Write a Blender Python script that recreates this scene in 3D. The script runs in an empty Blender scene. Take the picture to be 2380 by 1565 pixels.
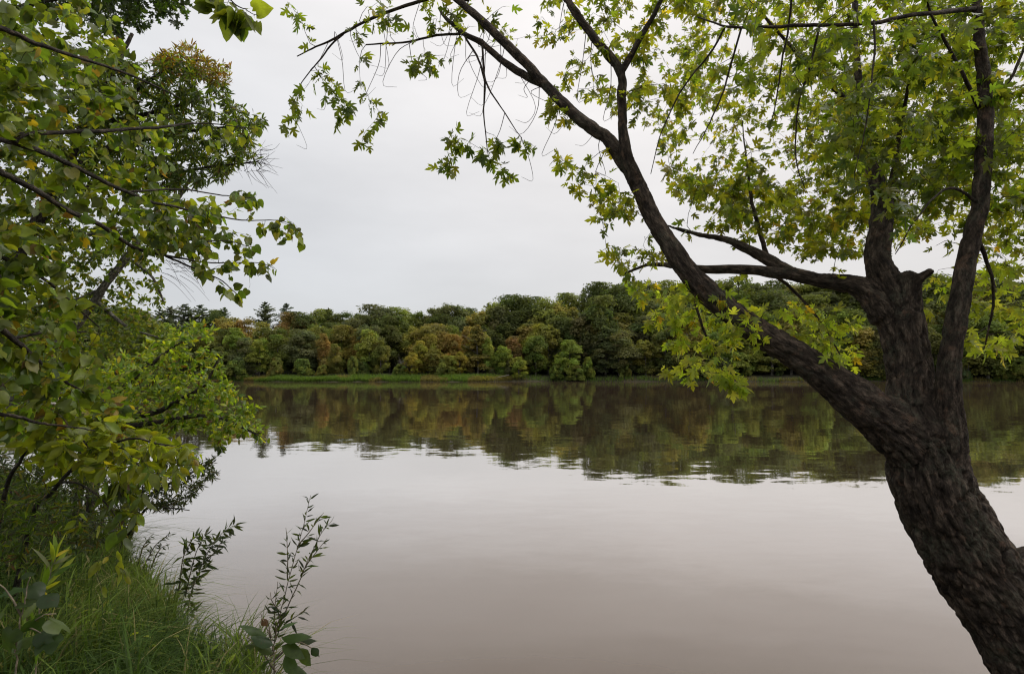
import bpy, math
import numpy as np
from mathutils import Matrix, Vector

R_ = math.radians
rng = np.random.default_rng(11)
scene = bpy.context.scene
COL = scene.collection

# ------------------------------------------------------------------ camera
EYE = np.array([0.0, 0.0, 2.6])
PITCH = R_(2.95)
FOC = 1322.0                       # focal length in units of a 2380-wide picture (20 mm on 36 mm)
cam_data = bpy.data.cameras.new('camera')
cam_data.lens = 20.0
cam_data.sensor_width = 36.0
cam_data.clip_start = 0.05
cam_data.clip_end = 4000
cam = bpy.data.objects.new('camera', cam_data)
COL.objects.link(cam)
cam.location = EYE
cam.rotation_euler = (R_(90) + PITCH, 0, 0)
scene.camera = cam

# ------------------------------------------------------------------ world: overcast sky, brighter towards the veiled sun
SUN_AZ, SUN_EL = R_(74), R_(52)    # azimuth from +Y towards +X
SUN_DIR = Vector((math.sin(SUN_AZ) * math.cos(SUN_EL), math.cos(SUN_AZ) * math.cos(SUN_EL), math.sin(SUN_EL)))
world = bpy.data.worlds.new('World')
scene.world = world
world.use_nodes = True
wn, wl = world.node_tree.nodes, world.node_tree.links
wn.clear()
w_out = wn.new('ShaderNodeOutputWorld')
w_bg = wn.new('ShaderNodeBackground')
w_bg.inputs['Strength'].default_value = 0.1
w_sky = wn.new('ShaderNodeTexSky')
w_sky.sky_type = 'NISHITA'
w_sky.sun_disc = False
w_sky.sun_elevation = SUN_EL
w_sky.sun_rotation = SUN_AZ
w_tc = wn.new('ShaderNodeTexCoord')
w_dot = wn.new('ShaderNodeVectorMath'); w_dot.operation = 'DOT_PRODUCT'
w_dot.inputs[1].default_value = SUN_DIR
w_map = wn.new('ShaderNodeMapRange'); w_map.interpolation_type = 'SMOOTHSTEP'
w_map.inputs[1].default_value = -0.05; w_map.inputs[2].default_value = 0.75
w_mixc = wn.new('ShaderNodeMix'); w_mixc.data_type = 'RGBA'
w_mixc.inputs[6].default_value = (4.9, 4.98, 5.12, 1)
w_mixc.inputs[7].default_value = (5.9, 5.62, 5.44, 1)
w_mp = wn.new('ShaderNodeMapping'); w_mp.inputs['Scale'].default_value = (1, 1, 3.2)
w_noise = wn.new('ShaderNodeTexNoise')
w_noise.inputs['Scale'].default_value = 2.1; w_noise.inputs['Detail'].default_value = 5
w_nr = wn.new('ShaderNodeMapRange')
w_nr.inputs[1].default_value = 0.3; w_nr.inputs[2].default_value = 0.7
w_nr.inputs[3].default_value = 0.88; w_nr.inputs[4].default_value = 1.06
w_mul = wn.new('ShaderNodeVectorMath'); w_mul.operation = 'SCALE'
w_mix = wn.new('ShaderNodeMix'); w_mix.data_type = 'RGBA'
w_mix.inputs[0].default_value = 0.93
wl.new(w_tc.outputs['Generated'], w_dot.inputs[0])
wl.new(w_dot.outputs['Value'], w_map.inputs[0])
wl.new(w_map.outputs[0], w_mixc.inputs[0])
wl.new(w_tc.outputs['Generated'], w_mp.inputs[0])
wl.new(w_mp.outputs[0], w_noise.inputs['Vector'])
wl.new(w_noise.outputs[0], w_nr.inputs[0])
wl.new(w_mixc.outputs[2], w_mul.inputs[0])
# overcast skies brighten from the horizon to the zenith
w_sep = wn.new('ShaderNodeSeparateXYZ'); wl.new(w_tc.outputs['Generated'], w_sep.inputs[0])
w_el = wn.new('ShaderNodeMapRange'); w_el.inputs[3].default_value = 0.87; w_el.inputs[4].default_value = 1.45
wl.new(w_sep.outputs['Z'], w_el.inputs[0])
w_mm = wn.new('ShaderNodeMath'); w_mm.operation = 'MULTIPLY'
wl.new(w_nr.outputs[0], w_mm.inputs[0]); wl.new(w_el.outputs[0], w_mm.inputs[1])
wl.new(w_mm.outputs[0], w_mul.inputs['Scale'])
wl.new(w_sky.outputs[0], w_mix.inputs[6])
wl.new(w_mul.outputs[0], w_mix.inputs[7])
wl.new(w_mix.outputs[2], w_bg.inputs['Color'])
wl.new(w_bg.outputs[0], w_out.inputs[0])

# ------------------------------------------------------------------ sun behind thin cloud
sun_data = bpy.data.lights.new('sun', 'SUN')
sun_data.energy = 1.5
sun_data.angle = R_(35)
sun_data.color = (1.0, 0.96, 0.9)
sun = bpy.data.objects.new('sun', sun_data)
COL.objects.link(sun)
sun.rotation_euler = (-SUN_DIR).to_track_quat('-Z', 'Y').to_euler()

vs = scene.view_settings
scene.display_settings.display_device = 'sRGB'
vs.view_transform = 'Standard'
vs.look = 'None'
vs.exposure = 0.6
vs.gamma = 1.0
vs.use_curve_mapping = False
scene.cycles.max_bounces = 8
scene.cycles.diffuse_bounces = 5
scene.cycles.transmission_bounces = 4
scene.cycles.glossy_bounces = 3
scene.cycles.use_denoising = True
scene.cycles.filter_width = 1.15
scene.cycles.caustics_reflective = False
scene.cycles.caustics_refractive = False

# ------------------------------------------------------------------ helpers
CP, SP = math.cos(PITCH), math.sin(PITCH)


def P(u, v, d):
    """Point seen at photo position (u, v) (2380-wide frame) at d metres along the view axis."""
    x = (u - 1189.5) / FOC
    y = -(v - 782.5) / FOC
    return EYE + d * np.array([x, CP - y * SP, SP + y * CP])


def Ptop(v, y):
    """World height seen at picture row v at ground distance y."""
    s = -(v - 782.5) / FOC
    return EYE[2] + y * (SP + s * CP) / (CP - s * SP)


def project(p):
    q = p - EYE
    f = q[:, 1] * CP + q[:, 2] * SP
    up = -q[:, 1] * SP + q[:, 2] * CP
    f = np.maximum(f, 0.05)
    return 1189.5 + FOC * q[:, 0] / f, 782.5 - FOC * up / f, f


def unit(a):
    return a / np.maximum(np.linalg.norm(a, axis=-1, keepdims=True), 1e-9)


def _h(ix, iy, iz, seed):
    h = (ix.astype(np.int64) * 374761393 + iy.astype(np.int64) * 668265263 + iz.astype(np.int64) * 2147483647 + seed * 974711) & 0x7fffffff
    h = ((h ^ (h >> 13)) * 1274126177) & 0x7fffffff
    h = ((h ^ (h >> 16)) * 1911520717) & 0x7fffffff
    return ((h ^ (h >> 15)) & 0xffff) / 65535.0


def vnoise(p, seed=0):
    i = np.floor(p).astype(np.int64)
    f = p - i
    f = f * f * (3 - 2 * f)
    r = 0
    for a in (0, 1):
        wx = f[:, 0] if a else 1 - f[:, 0]
        for b in (0, 1):
            wy = f[:, 1] if b else 1 - f[:, 1]
            for c in (0, 1):
                wz = f[:, 2] if c else 1 - f[:, 2]
                r = r + wx * wy * wz * _h(i[:, 0] + a, i[:, 1] + b, i[:, 2] + c, seed)
    return r


def fbm(p, oct=3, seed=0):
    r, a, t = 0, 1.0, 0
    for k in range(oct):
        r = r + a * vnoise(p * 2 ** k, seed + k); t += a; a *= 0.5
    return r / t


def mesh_np(name, verts, faces, mat, col=None, bark=None, smooth=False):
    """verts (n,3); faces (m,k) with one k."""
    me = bpy.data.meshes.new(name)
    verts = np.asarray(verts, np.float32); faces = np.asarray(faces, np.int32)
    m, k = faces.shape
    me.vertices.add(len(verts)); me.vertices.foreach_set('co', verts.ravel())
    me.loops.add(m * k); me.loops.foreach_set('vertex_index', faces.ravel())
    me.polygons.add(m)
    me.polygons.foreach_set('loop_start', np.arange(0, m * k, k, dtype=np.int32))
    if smooth:
        me.polygons.foreach_set('use_smooth', np.ones(m, bool))
    if col is not None:
        a = me.color_attributes.new('Col', 'FLOAT_COLOR', 'POINT')
        c4 = np.ones((len(verts), 4), np.float32); c4[:, :3] = col
        a.data.foreach_set('color', c4.ravel())
    if bark is not None:
        a = me.attributes.new('bark', 'FLOAT_VECTOR', 'POINT')
        a.data.foreach_set('vector', np.asarray(bark, np.float32).ravel())
    me.update(calc_edges=True)
    if mat: me.materials.append(mat)
    return me


def obj(name, data, parent=None, loc=None):
    o = bpy.data.objects.new(name, data)
    COL.objects.link(o)
    if parent: o.parent = parent
    if loc is not None: o.location = loc
    return o


def thing(name, loc, label, cat, group=None):
    o = obj(name, None, None, loc)
    o.empty_display_size = 0.2
    o['label'] = label; o['category'] = cat
    if group: o['group'] = group
    return o


def tag(o, label=None, cat=None, group=None, kind=None):
    if label: o['label'] = label
    if cat: o['category'] = cat
    if group: o['group'] = group
    if kind: o['kind'] = kind
    return o


# ------------------------------------------------------------------ materials
def new_mat(name):
    m = bpy.data.materials.new(name)
    m.use_nodes = True
    n = m.node_tree.nodes
    n.clear()
    out = n.new('ShaderNodeOutputMaterial')
    return m, n, m.node_tree.links, out


def noise(n, l, vec, scale, detail=3, rough=0.55):
    t = n.new('ShaderNodeTexNoise')
    t.inputs['Scale'].default_value = scale
    t.inputs['Detail'].default_value = detail
    t.inputs['Roughness'].default_value = rough
    if vec is not None: l.new(vec, t.inputs['Vector'])
    return t


def ramp(n, l, fac, stops):
    r = n.new('ShaderNodeValToRGB')
    e = r.color_ramp.elements
    while len(e) < len(stops): e.new(0.5)
    for k, (p, c) in enumerate(stops):
        e[k].position = p
        e[k].color = (c, c, c, 1) if not hasattr(c, '__len__') else (*c, 1)
    l.new(fac, r.inputs[0])
    return r


def mixrgb(n, l, fac, a, b, mode='MIX'):
    x = n.new('ShaderNodeMix'); x.data_type = 'RGBA'; x.blend_type = mode
    for s, val in ((0, fac), (6, a), (7, b)):
        if hasattr(val, 'default_value') or hasattr(val, 'is_linked'): l.new(val, x.inputs[s])
        elif hasattr(val, '__len__'): x.inputs[s].default_value = (*val, 1)
        else: x.inputs[s].default_value = val
    return x.outputs[2]


def leaf_material(name, trans=0.45, tint=(1.55, 1.5, 0.55), spots=0.5, rough=0.42, source='Col', spot_scale=70, spec=0.35):
    m, n, l, out = new_mat(name)
    at = n.new('ShaderNodeAttribute'); at.attribute_name = 'Col'
    base = at.outputs['Color']
    if source == 'OBJ':
        oi = n.new('ShaderNodeObjectInfo')
        base = mixrgb(n, l, 1.0, base, oi.outputs['Color'], 'MULTIPLY')
    geo = n.new('ShaderNodeNewGeometry')
    if spots:
        t = noise(n, l, geo.outputs['Position'], spot_scale, 2)
        r = ramp(n, l, t.outputs[0], [(0.66, 0.0), (0.72, spots)])
        base = mixrgb(n, l, r.outputs[0], base, (0.07, 0.042, 0.015))
        t2 = noise(n, l, geo.outputs['Position'], spot_scale * 0.3, 2)
        r2 = ramp(n, l, t2.outputs[0], [(0.35, 0.78), (0.65, 1.15)])
        base = mixrgb(n, l, 1.0, base, r2.outputs[0], 'MULTIPLY')
    pr = n.new('ShaderNodeBsdfPrincipled')
    l.new(base, pr.inputs['Base Color'])
    pr.inputs['Roughness'].default_value = rough
    pr.inputs['Specular IOR Level'].default_value = spec
    tr = n.new('ShaderNodeBsdfTranslucent')
    tc = mixrgb(n, l, 1.0, base, tint, 'MULTIPLY')
    l.new(tc, tr.inputs['Color'])
    mx = n.new('ShaderNodeMixShader'); mx.inputs[0].default_value = trans
    l.new(pr.outputs[0], mx.inputs[1]); l.new(tr.outputs[0], mx.inputs[2])
    l.new(mx.outputs[0], out.inputs[0])
    return m


def bark_material(name, dark=(0.020, 0.015, 0.012), mid=(0.060, 0.045, 0.034), lichen=(0.12, 0.13, 0.09), lich=0.45, sc=1.0, bump=1.0):
    m, n, l, out = new_mat(name)
    at = n.new('ShaderNodeAttribute'); at.attribute_name = 'bark'
    v = at.outputs['Vector']
    geo = n.new('ShaderNodeNewGeometry')
    t1 = noise(n, l, v, 34 * sc, 6, 0.72)
    t2 = noise(n, l, v, 150 * sc, 3, 0.6)
    c = ramp(n, l, t1.outputs[0], [(0.38, dark), (0.52, mid), (0.68, tuple(x * 3.2 for x in mid))]).outputs[0]  # furrow shade and plate highlights put into the colour, as bump shading stays weak
    t3 = noise(n, l, geo.outputs['Position'], 5.5 * sc, 4, 0.65)
    t4 = noise(n, l, geo.outputs['Position'], 60 * sc, 3, 0.7)
    lm = n.new('ShaderNodeMath'); lm.operation = 'MULTIPLY'
    l.new(ramp(n, l, t3.outputs[0], [(0.50, 0.0), (0.64, lich)]).outputs[0], lm.inputs[0])
    l.new(ramp(n, l, t4.outputs[0], [(0.42, 0.0), (0.56, 1.0)]).outputs[0], lm.inputs[1])
    c = mixrgb(n, l, lm.outputs[0], c, lichen)
    t5 = noise(n, l, geo.outputs['Position'], 13 * sc, 4, 0.7)
    c = mixrgb(n, l, ramp(n, l, t5.outputs[0], [(0.58, 0.0), (0.68, 0.55)]).outputs[0], c, tuple(x_ * y_ for x_, y_ in zip(mid, (3.2, 2.6, 2.3))))
    pr = n.new('ShaderNodeBsdfPrincipled')
    l.new(c, pr.inputs['Base Color'])
    pr.inputs['Roughness'].default_value = 0.85
    pr.inputs['Specular IOR Level'].default_value = 0.2
    add = n.new('ShaderNodeMath'); add.operation = 'MULTIPLY_ADD'
    l.new(t2.outputs[0], add.inputs[0]); add.inputs[1].default_value = 0.5; l.new(t1.outputs[0], add.inputs[2])
    b = n.new('ShaderNodeBump'); b.inputs['Strength'].default_value = bump; b.inputs['Distance'].default_value = 0.035 / sc
    l.new(add.outputs[0], b.inputs['Height']); l.new(b.outputs[0], pr.inputs['Normal'])
    l.new(pr.outputs[0], out.inputs[0])
    return m


M_MAPLE = leaf_material('maple_leaf', 0.58, (3.6, 3.2, 0.9), 0.4)
M_BASS = leaf_material('basswood_leaf', 0.48, (2.8, 2.8, 0.8), 0.6, 0.42, spec=0.35)
M_SMALL = leaf_material('small_leaf', 0.5, (2.6, 2.5, 0.7), 0.35, 0.4)
M_FAR = leaf_material('far_leaf', 0.42, (2.0, 2.0, 0.9), 0, 0.7, 'OBJ', spec=0.15)
M_GRASS = leaf_material('grass_blade', 0.4, (2.0, 2.1, 0.8), 0, 0.62, spec=0.15)
M_BARK = bark_material('maple_bark')
M_BARK2 = bark_material('dark_bark', (0.02, 0.017, 0.015), (0.05, 0.042, 0.035), lich=0.15)
M_BARK3 = bark_material('pale_bark', (0.05, 0.045, 0.04), (0.15, 0.14, 0.12), lich=0.4)
M_TWIG = bark_material('twig_bark', (0.022, 0.016, 0.016), (0.05, 0.036, 0.034), lich=0.0, bump=0.2)
M_STEM = bark_material('stem_bark', (0.08, 0.07, 0.05), (0.16, 0.13, 0.09), lich=0.0, bump=0.2)

m, n, l, out = new_mat('soil')
geo = n.new('ShaderNodeNewGeometry')
t = noise(n, l, geo.outputs['Position'], 1.3, 6, 0.65)
t2 = noise(n, l, geo.outputs['Position'], 22, 4, 0.7)
c = ramp(n, l, t.outputs[0], [(0.35, (0.030, 0.024, 0.014)), (0.55, (0.05, 0.045, 0.02)), (0.7, (0.045, 0.06, 0.02))]).outputs[0]
c = mixrgb(n, l, 1.0, c, ramp(n, l, t2.outputs[0], [(0.3, 0.6), (0.7, 1.3)]).outputs[0], 'MULTIPLY')
pr = n.new('ShaderNodeBsdfPrincipled'); l.new(c, pr.inputs['Base Color']); pr.inputs['Roughness'].default_value = 0.95
b = n.new('ShaderNodeBump'); b.inputs['Distance'].default_value = 0.05; l.new(t2.outputs[0], b.inputs['Height']); l.new(b.outputs[0], pr.inputs['Normal'])
l.new(pr.outputs[0], out.inputs[0])
M_SOIL = m

# river: tea-brown body under a slightly rippled mirror
m, n, l, out = new_mat('river_water')
geo = n.new('ShaderNodeNewGeometry')
mp = n.new('ShaderNodeMapping'); mp.inputs['Scale'].default_value = (1.0, 2.2, 1.0)
l.new(geo.outputs['Position'], mp.inputs[0])
nz = noise(n, l, mp.outputs[0], 1.1, 6, 0.66)
patch = noise(n, l, mp.outputs[0], 0.045, 3, 0.6)
amp = ramp(n, l, patch.outputs[0], [(0.36, 0.35), (0.62, 1.0)])
sub = n.new('ShaderNodeVectorMath'); sub.operation = 'SUBTRACT'; sub.inputs[1].default_value = (0.5, 0.5, 0.5)
l.new(nz.outputs['Color'], sub.inputs[0])
msk = n.new('ShaderNodeVectorMath'); msk.operation = 'MULTIPLY'; msk.inputs[1].default_value = (0.028, 0.062, 0.0)
l.new(sub.outputs[0], msk.inputs[0])
scl = n.new('ShaderNodeVectorMath'); scl.operation = 'SCALE'
l.new(msk.outputs[0], scl.inputs[0]); l.new(amp.outputs[0], scl.inputs['Scale'])
swell = noise(n, l, mp.outputs[0], 0.16, 3, 0.6)
sw1 = n.new('ShaderNodeVectorMath'); sw1.operation = 'SUBTRACT'; sw1.inputs[1].default_value = (0.5, 0.5, 0.5)
l.new(swell.outputs['Color'], sw1.inputs[0])
sw2 = n.new('ShaderNodeVectorMath'); sw2.operation = 'MULTIPLY_ADD'; sw2.inputs[1].default_value = (0.006, 0.009, 0); sw2.inputs[2].default_value = (0, 0, 1)
l.new(sw1.outputs[0], sw2.inputs[0])
addv = n.new('ShaderNodeVectorMath'); addv.operation = 'ADD'
l.new(scl.outputs[0], addv.inputs[0]); l.new(sw2.outputs[0], addv.inputs[1])
nrm = n.new('ShaderNodeVectorMath'); nrm.operation = 'NORMALIZE'; l.new(addv.outputs[0], nrm.inputs[0])
gl = n.new('ShaderNodeBsdfGlossy'); gl.inputs['Roughness'].default_value = 0.026
gl.inputs['Color'].default_value = (0.97, 0.935, 0.905, 1)
l.new(nrm.outputs[0], gl.inputs['Normal'])
df = n.new('ShaderNodeBsdfDiffuse'); df.inputs['Color'].default_value = (0.098, 0.069, 0.046, 1)
lw = n.new('ShaderNodeLayerWeight'); lw.inputs['Blend'].default_value = 0.5
l.new(nrm.outputs[0], lw.inputs['Normal'])
fr = ramp(n, l, lw.outputs['Facing'], [(0.0, 0.04), (0.5, 0.10), (0.66, 0.35), (0.8, 0.83), (0.9, 0.90), (1.0, 0.86)])
mx = n.new('ShaderNodeMixShader')
l.new(fr.outputs[0], mx.inputs[0]); l.new(df.outputs[0], mx.inputs[1]); l.new(gl.outputs[0], mx.inputs[2])
l.new(mx.outputs[0], out.inputs[0])
M_WATER = m


def plain(name, c, rough=0.8):
    m, n, l, out = new_mat(name)
    geo = n.new('ShaderNodeNewGeometry')
    t = noise(n, l, geo.outputs['Position'], 3.0, 5, 0.7)
    r = ramp(n, l, t.outputs[0], [(0.3, 0.8), (0.7, 1.1)])
    pr = n.new('ShaderNodeBsdfPrincipled')
    l.new(mixrgb(n, l, 1.0, c, r.outputs[0], 'MULTIPLY'), pr.inputs['Base Color'])
    pr.inputs['Roughness'].default_value = rough
    l.new(pr.outputs[0], out.inputs[0])
    return m


# ------------------------------------------------------------------ ground, river
SHX = np.array([-700, -60, -30, -18, -11, -7.5, -5.3, -3.5, -2.2, -1.3, 0, 2, 4, 8, 20, 60, 700.])
SHY = np.array([60, 38, 24, 16.5, 12.3, 9.9, 7.9, 6.0, 4.75, 4.05, 3.65, 3.5, 3.7, 4.2, 5.0, 7, 30.])


def shore_d(x, y):
    s = np.interp(x, SHX, SHY)
    g = (np.interp(x + 0.5, SHX, SHY) - np.interp(x - 0.5, SHX, SHY))
    return (s - y) / np.sqrt(1 + g * g)


FAR_Y = 98.0


def far_shore(x):
    return FAR_Y + 1.2 * np.sin(x * 0.09 + 1.0) + 0.8 * np.sin(x * 0.23) - 1.6 * np.exp(-((x + 12) / 16.0) ** 2)


def sstep(a, b, x):
    t = np.clip((x - a) / (b - a), 0, 1)
    return t * t * (3 - 2 * t)


def ground_z(x, y):
    x = np.asarray(x, float); y = np.asarray(y, float)
    d = shore_d(x, y)
    near = np.where(d > 0, 1.05 * (1 - np.exp(-np.maximum(d, 0) * 0.5)), np.maximum(d * 0.45, -1.6))
    p = np.stack([x * 0.8, y * 0.8, np.zeros_like(x)], -1).reshape(-1, 3)
    near = near + (np.where(d > 0.1, 1, 0) * (fbm(p, 3, 5).reshape(x.shape) - 0.5) * 0.22)
    e = y - far_shore(x)
    hill = 6.5 * sstep(-25, 45, x) * sstep(106, 128, y) + 4.5 * sstep(110, 124, y) * (1 - sstep(-25, 45, x)) + 5 * sstep(125, 260, y)
    far = np.where(e > 0, 0.9 * (1 - np.exp(-e * 0.5)) + 0.04 * np.minimum(e, 12) + hill, np.maximum(e * 0.4, -1.6))
    return np.where(y < 60, near, far)


gx = np.unique(np.concatenate([np.linspace(-900, -80, 24), np.linspace(-80, -16, 50), np.linspace(-16, 10, 130), np.linspace(10, 90, 60), np.linspace(90, 900, 24)]))
gy = np.unique(np.concatenate([np.linspace(-120, -6, 20), np.linspace(-6, 14, 100), np.linspace(14, 60, 40), np.linspace(60, 95, 12), np.linspace(95, 135, 80), np.linspace(135, 2500, 40)]))
X, Y = np.meshgrid(gx, gy)
Z = ground_z(X, Y)
nx, ny = len(gx), len(gy)
idx = np.arange(nx * ny).reshape(ny, nx)
F = np.stack([idx[:-1, :-1], idx[:-1, 1:], idx[1:, 1:], idx[1:, :-1]], -1).reshape(-1, 4)
ground = obj('ground', mesh_np('ground', np.stack([X, Y, Z], -1).reshape(-1, 3), F, M_SOIL, smooth=True))
tag(ground, kind='structure')
wv = np.array([[-900, -10, 0], [900, -10, 0], [900, 112, 0], [-900, 112, 0.]])
river = obj('river_water', mesh_np('river_water', wv, [[0, 1, 2, 3]], M_WATER))
tag(river, 'brown glassy river mirroring the overcast sky and far wood', kind='structure')


# ------------------------------------------------------------------ tubes
def catmull(pts, n):
    pts = np.asarray(pts, float)
    k = len(pts)
    if k == 2:
        t = np.linspace(0, 1, n)[:, None]
        return pts[0] * (1 - t) + pts[1] * t
    ext = np.vstack([2 * pts[0] - pts[1], pts, 2 * pts[-1] - pts[-2]])
    t = np.linspace(0, k - 1 - 1e-6, n)
    i = t.astype(int); f = (t - i)[:, None]
    p0, p1, p2, p3 = ext[i], ext[i + 1], ext[i + 2], ext[i + 3]
    return 0.5 * (2 * p1 + (p2 - p0) * f + (2 * p0 - 5 * p1 + 4 * p2 - p3) * f ** 2 + (3 * p1 - p0 - 3 * p2 + p3) * f ** 3)


def frames(path):
    t = unit(np.gradient(path, axis=0))
    a = np.zeros_like(t)
    ref = np.array([0, 0, 1.0]) if abs(t[0, 2]) < 0.9 else np.array([1.0, 0, 0])
    cur = unit(np.cross(t[0], ref)); a[0] = cur
    for k in range(1, len(t)):
        cur = cur - t[k] * np.dot(cur, t[k])
        cur = cur / max(np.linalg.norm(cur), 1e-9)
        a[k] = cur
    return t, a, np.cross(t, a)


def tube(path, rad, sides=8, cap=True, rough=0.0, seed=0):
    n = len(path)
    t, a, b = frames(path)
    th = np.linspace(0, 2 * np.pi, sides, endpoint=False)
    s = np.concatenate([[0], np.cumsum(np.linalg.norm(np.diff(path, axis=0), axis=1))])
    rr = np.repeat(np.asarray(rad)[:, None], sides, 1)
    cs, sn = np.cos(th)[None, :], np.sin(th)[None, :]
    bark = np.stack([cs * rr, sn * rr, np.repeat(s[:, None], sides, 1) * 0.45], -1)
    if rough:
        q = np.stack([np.repeat(cs, n, 0) * 2.2, np.repeat(sn, n, 0) * 2.2, np.repeat(s[:, None] / np.maximum(rad, .004)[:, None] * 0.5, sides, 1)], -1).reshape(-1, 3)
        rr = rr * (1 + rough * (fbm(q + seed * 7.3, 2, seed).reshape(n, sides) - 0.5) * 2)
    v = path[:, None, :] + rr[..., None] * (cs[..., None] * a[:, None, :] + sn[..., None] * b[:, None, :])
    i = np.arange(n * sides).reshape(n, sides)
    f = np.stack([i[:-1], np.roll(i, -1, 1)[:-1], np.roll(i, -1, 1)[1:], i[1:]], -1).reshape(-1, 4)
    v = v.reshape(-1, 3); bark = bark.reshape(-1, 3)
    if cap:
        v = np.vstack([v, path[:1] - t[:1] * rad[0] * .3, path[-1:] + t[-1:] * rad[-1] * 0.6])
        bark = np.vstack([bark, bark[:1], bark[-1:]])
        c0, c1 = n * sides, n * sides + 1
        j = np.arange(sides)
        lo = np.stack([np.full(sides, c0), (j + 1) % sides, j, j], -1)
        hi = np.stack([np.full(sides, c1), i[-1], np.roll(i[-1], -1), np.roll(i[-1], -1)], -1)
        lo[:, 3] = lo[:, 0]; hi[:, 3] = hi[:, 0]
        return v, f, bark, np.vstack([lo[:, :3], hi[:, :3]])
    return v, f, bark, np.zeros((0, 3), int)


class Bag:
    """Collects tubes into one triangle mesh."""
    def __init__(s): s.v, s.f, s.b, s.n = [], [], [], 0
    def add(s, path, rad, sides=5, rough=0.0, seed=0):
        v, f, b, c = tube(np.asarray(path), np.asarray(rad), sides, True, rough, seed)
        tri = np.vstack([f[:, [0, 1, 2]], f[:, [0, 2, 3]], c])
        s.v.append(v); s.f.append(tri + s.n); s.b.append(b); s.n += len(v)
    def mesh(s, name, mat, off=(0, 0, 0), smooth=True):
        return mesh_np(name, np.vstack(s.v) - np.asarray(off), np.vstack(s.f), mat, bark=np.vstack(s.b), smooth=smooth)


def UV(pts):
    """list of (u, v, depth, radius in picture units) -> 3D points, metre radii"""
    p = np.array([P(a[0], a[1], a[2]) for a in pts])
    r = np.array([a[3] * a[2] / FOC for a in pts])
    return p, r


def smooth_path(p, r, step=0.04):
    L = np.linalg.norm(np.diff(p, axis=0), axis=1).sum()
    n = max(4, int(L / step))
    path = catmull(p, n)
    rad = np.interp(np.linspace(0, len(p) - 1, n), np.arange(len(p)), r)
    return path, rad


# ------------------------------------------------------------------ leaf templates: x across, y along (base 0, tip about 1), z normal
def leaf_template(half, centre, fold=0.1, curl=0.15, petiole=0.0, seed=0, bites=0, wav=0.0):
    g = np.random.default_rng(seed)
    half = np.array(half, float)
    left = half[1:-1][::-1] * np.array([-1, 1])
    o = np.vstack([half, left])
    o = o + g.normal(0, 0.012, o.shape)
    for _ in range(bites):
        k = g.integers(2, len(o) - 1)
        o[k] = o[k] * 0.55 + np.array(centre) * 0.45
    z = -fold * np.abs(o[:, 0]) * g.uniform(0.3, 2.0) - curl * g.uniform(-0.4, 1.6) * (o[:, 1] - 0.2) ** 2 + g.normal(0, wav, len(o))
    v = np.vstack([[centre[0], centre[1], 0.0], np.column_stack([o, z])])
    k = len(o)
    f = np.array([[0, 1 + i, 1 + (i + 1) % k] for i in range(k)])
    if petiole > 0:
        v[:, 1] += petiole
        w = 0.012
        b = len(v)
        v = np.vstack([v, [[-w, 0, 0.0], [w, 0, 0.0], [0, petiole + 0.02, 0.004]]])
        f = np.vstack([f, [[b, b + 1, b + 2]]])
    return v, f


MAPLE_H = [(0, 0), (.12, .02), (.30, 0), (.44, .10), (.30, .16), (.16, .22), (.30, .34), (.42, .36), (.57, .64), (.40, .58), (.35, .67), (.25, .55), (.10, .42), (.13, .50), (.24, .72), (.14, .74), (.11, .86), (0, 1.07)]
MAPLE_L = [(0, 0), (.28, 0), (.44, .10), (.16, .22), (.40, .36), (.56, .63), (.10, .42), (.23, .72), (0, 1.06)]
HEART_H = [(0, 0), (.14, -.10), (.32, -.09), (.46, .06), (.51, .27), (.46, .50), (.33, .72), (.15, .92), (0, 1.1)]
ELL_H = [(0, 0), (.15, .13), (.25, .36), (.23, .60), (.12, .84), (0, 1.02)]
LAN_H = [(0, 0), (.08, .2), (.11, .45), (.07, .75), (0, 1)]
OAK_H = [(0, 0), (.07, .16), (.24, .22), (.08, .32), (.33, .50), (.10, .57), (.26, .78), (.09, .80), (0, 1)]
TPL = {
    'maple': dict(half=MAPLE_H, low=MAPLE_L, c=(0, .28), fold=.22, curl=.35, pet=.55, bites=0, wav=.02),
    'heart': dict(half=HEART_H, low=HEART_H, c=(0, .34), fold=.25, curl=.30, pet=.4, bites=1, wav=.035),
    'ell': dict(half=ELL_H, low=ELL_H, c=(0, .45), fold=.35, curl=.30, pet=.12, bites=0, wav=.01),
    'lan': dict(half=LAN_H, low=LAN_H, c=(0, .45), fold=.5, curl=.45, pet=.05, bites=0, wav=.0),
    'oak': dict(half=OAK_H, low=OAK_H, c=(0, .45), fold=.2, curl=.25, pet=.1, bites=0, wav=.01),
}


def pick_colours(pal, n, g):
    w = np.array([p[0] for p in pal], float); w /= w.sum()
    k = g.choice(len(pal), n, p=w)
    c = np.array([p[1] for p in pal])[k]
    c = c * g.uniform(0.72, 1.3, (n, 1)) * g.uniform(0.9, 1.12, (n, 3))
    return c


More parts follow.
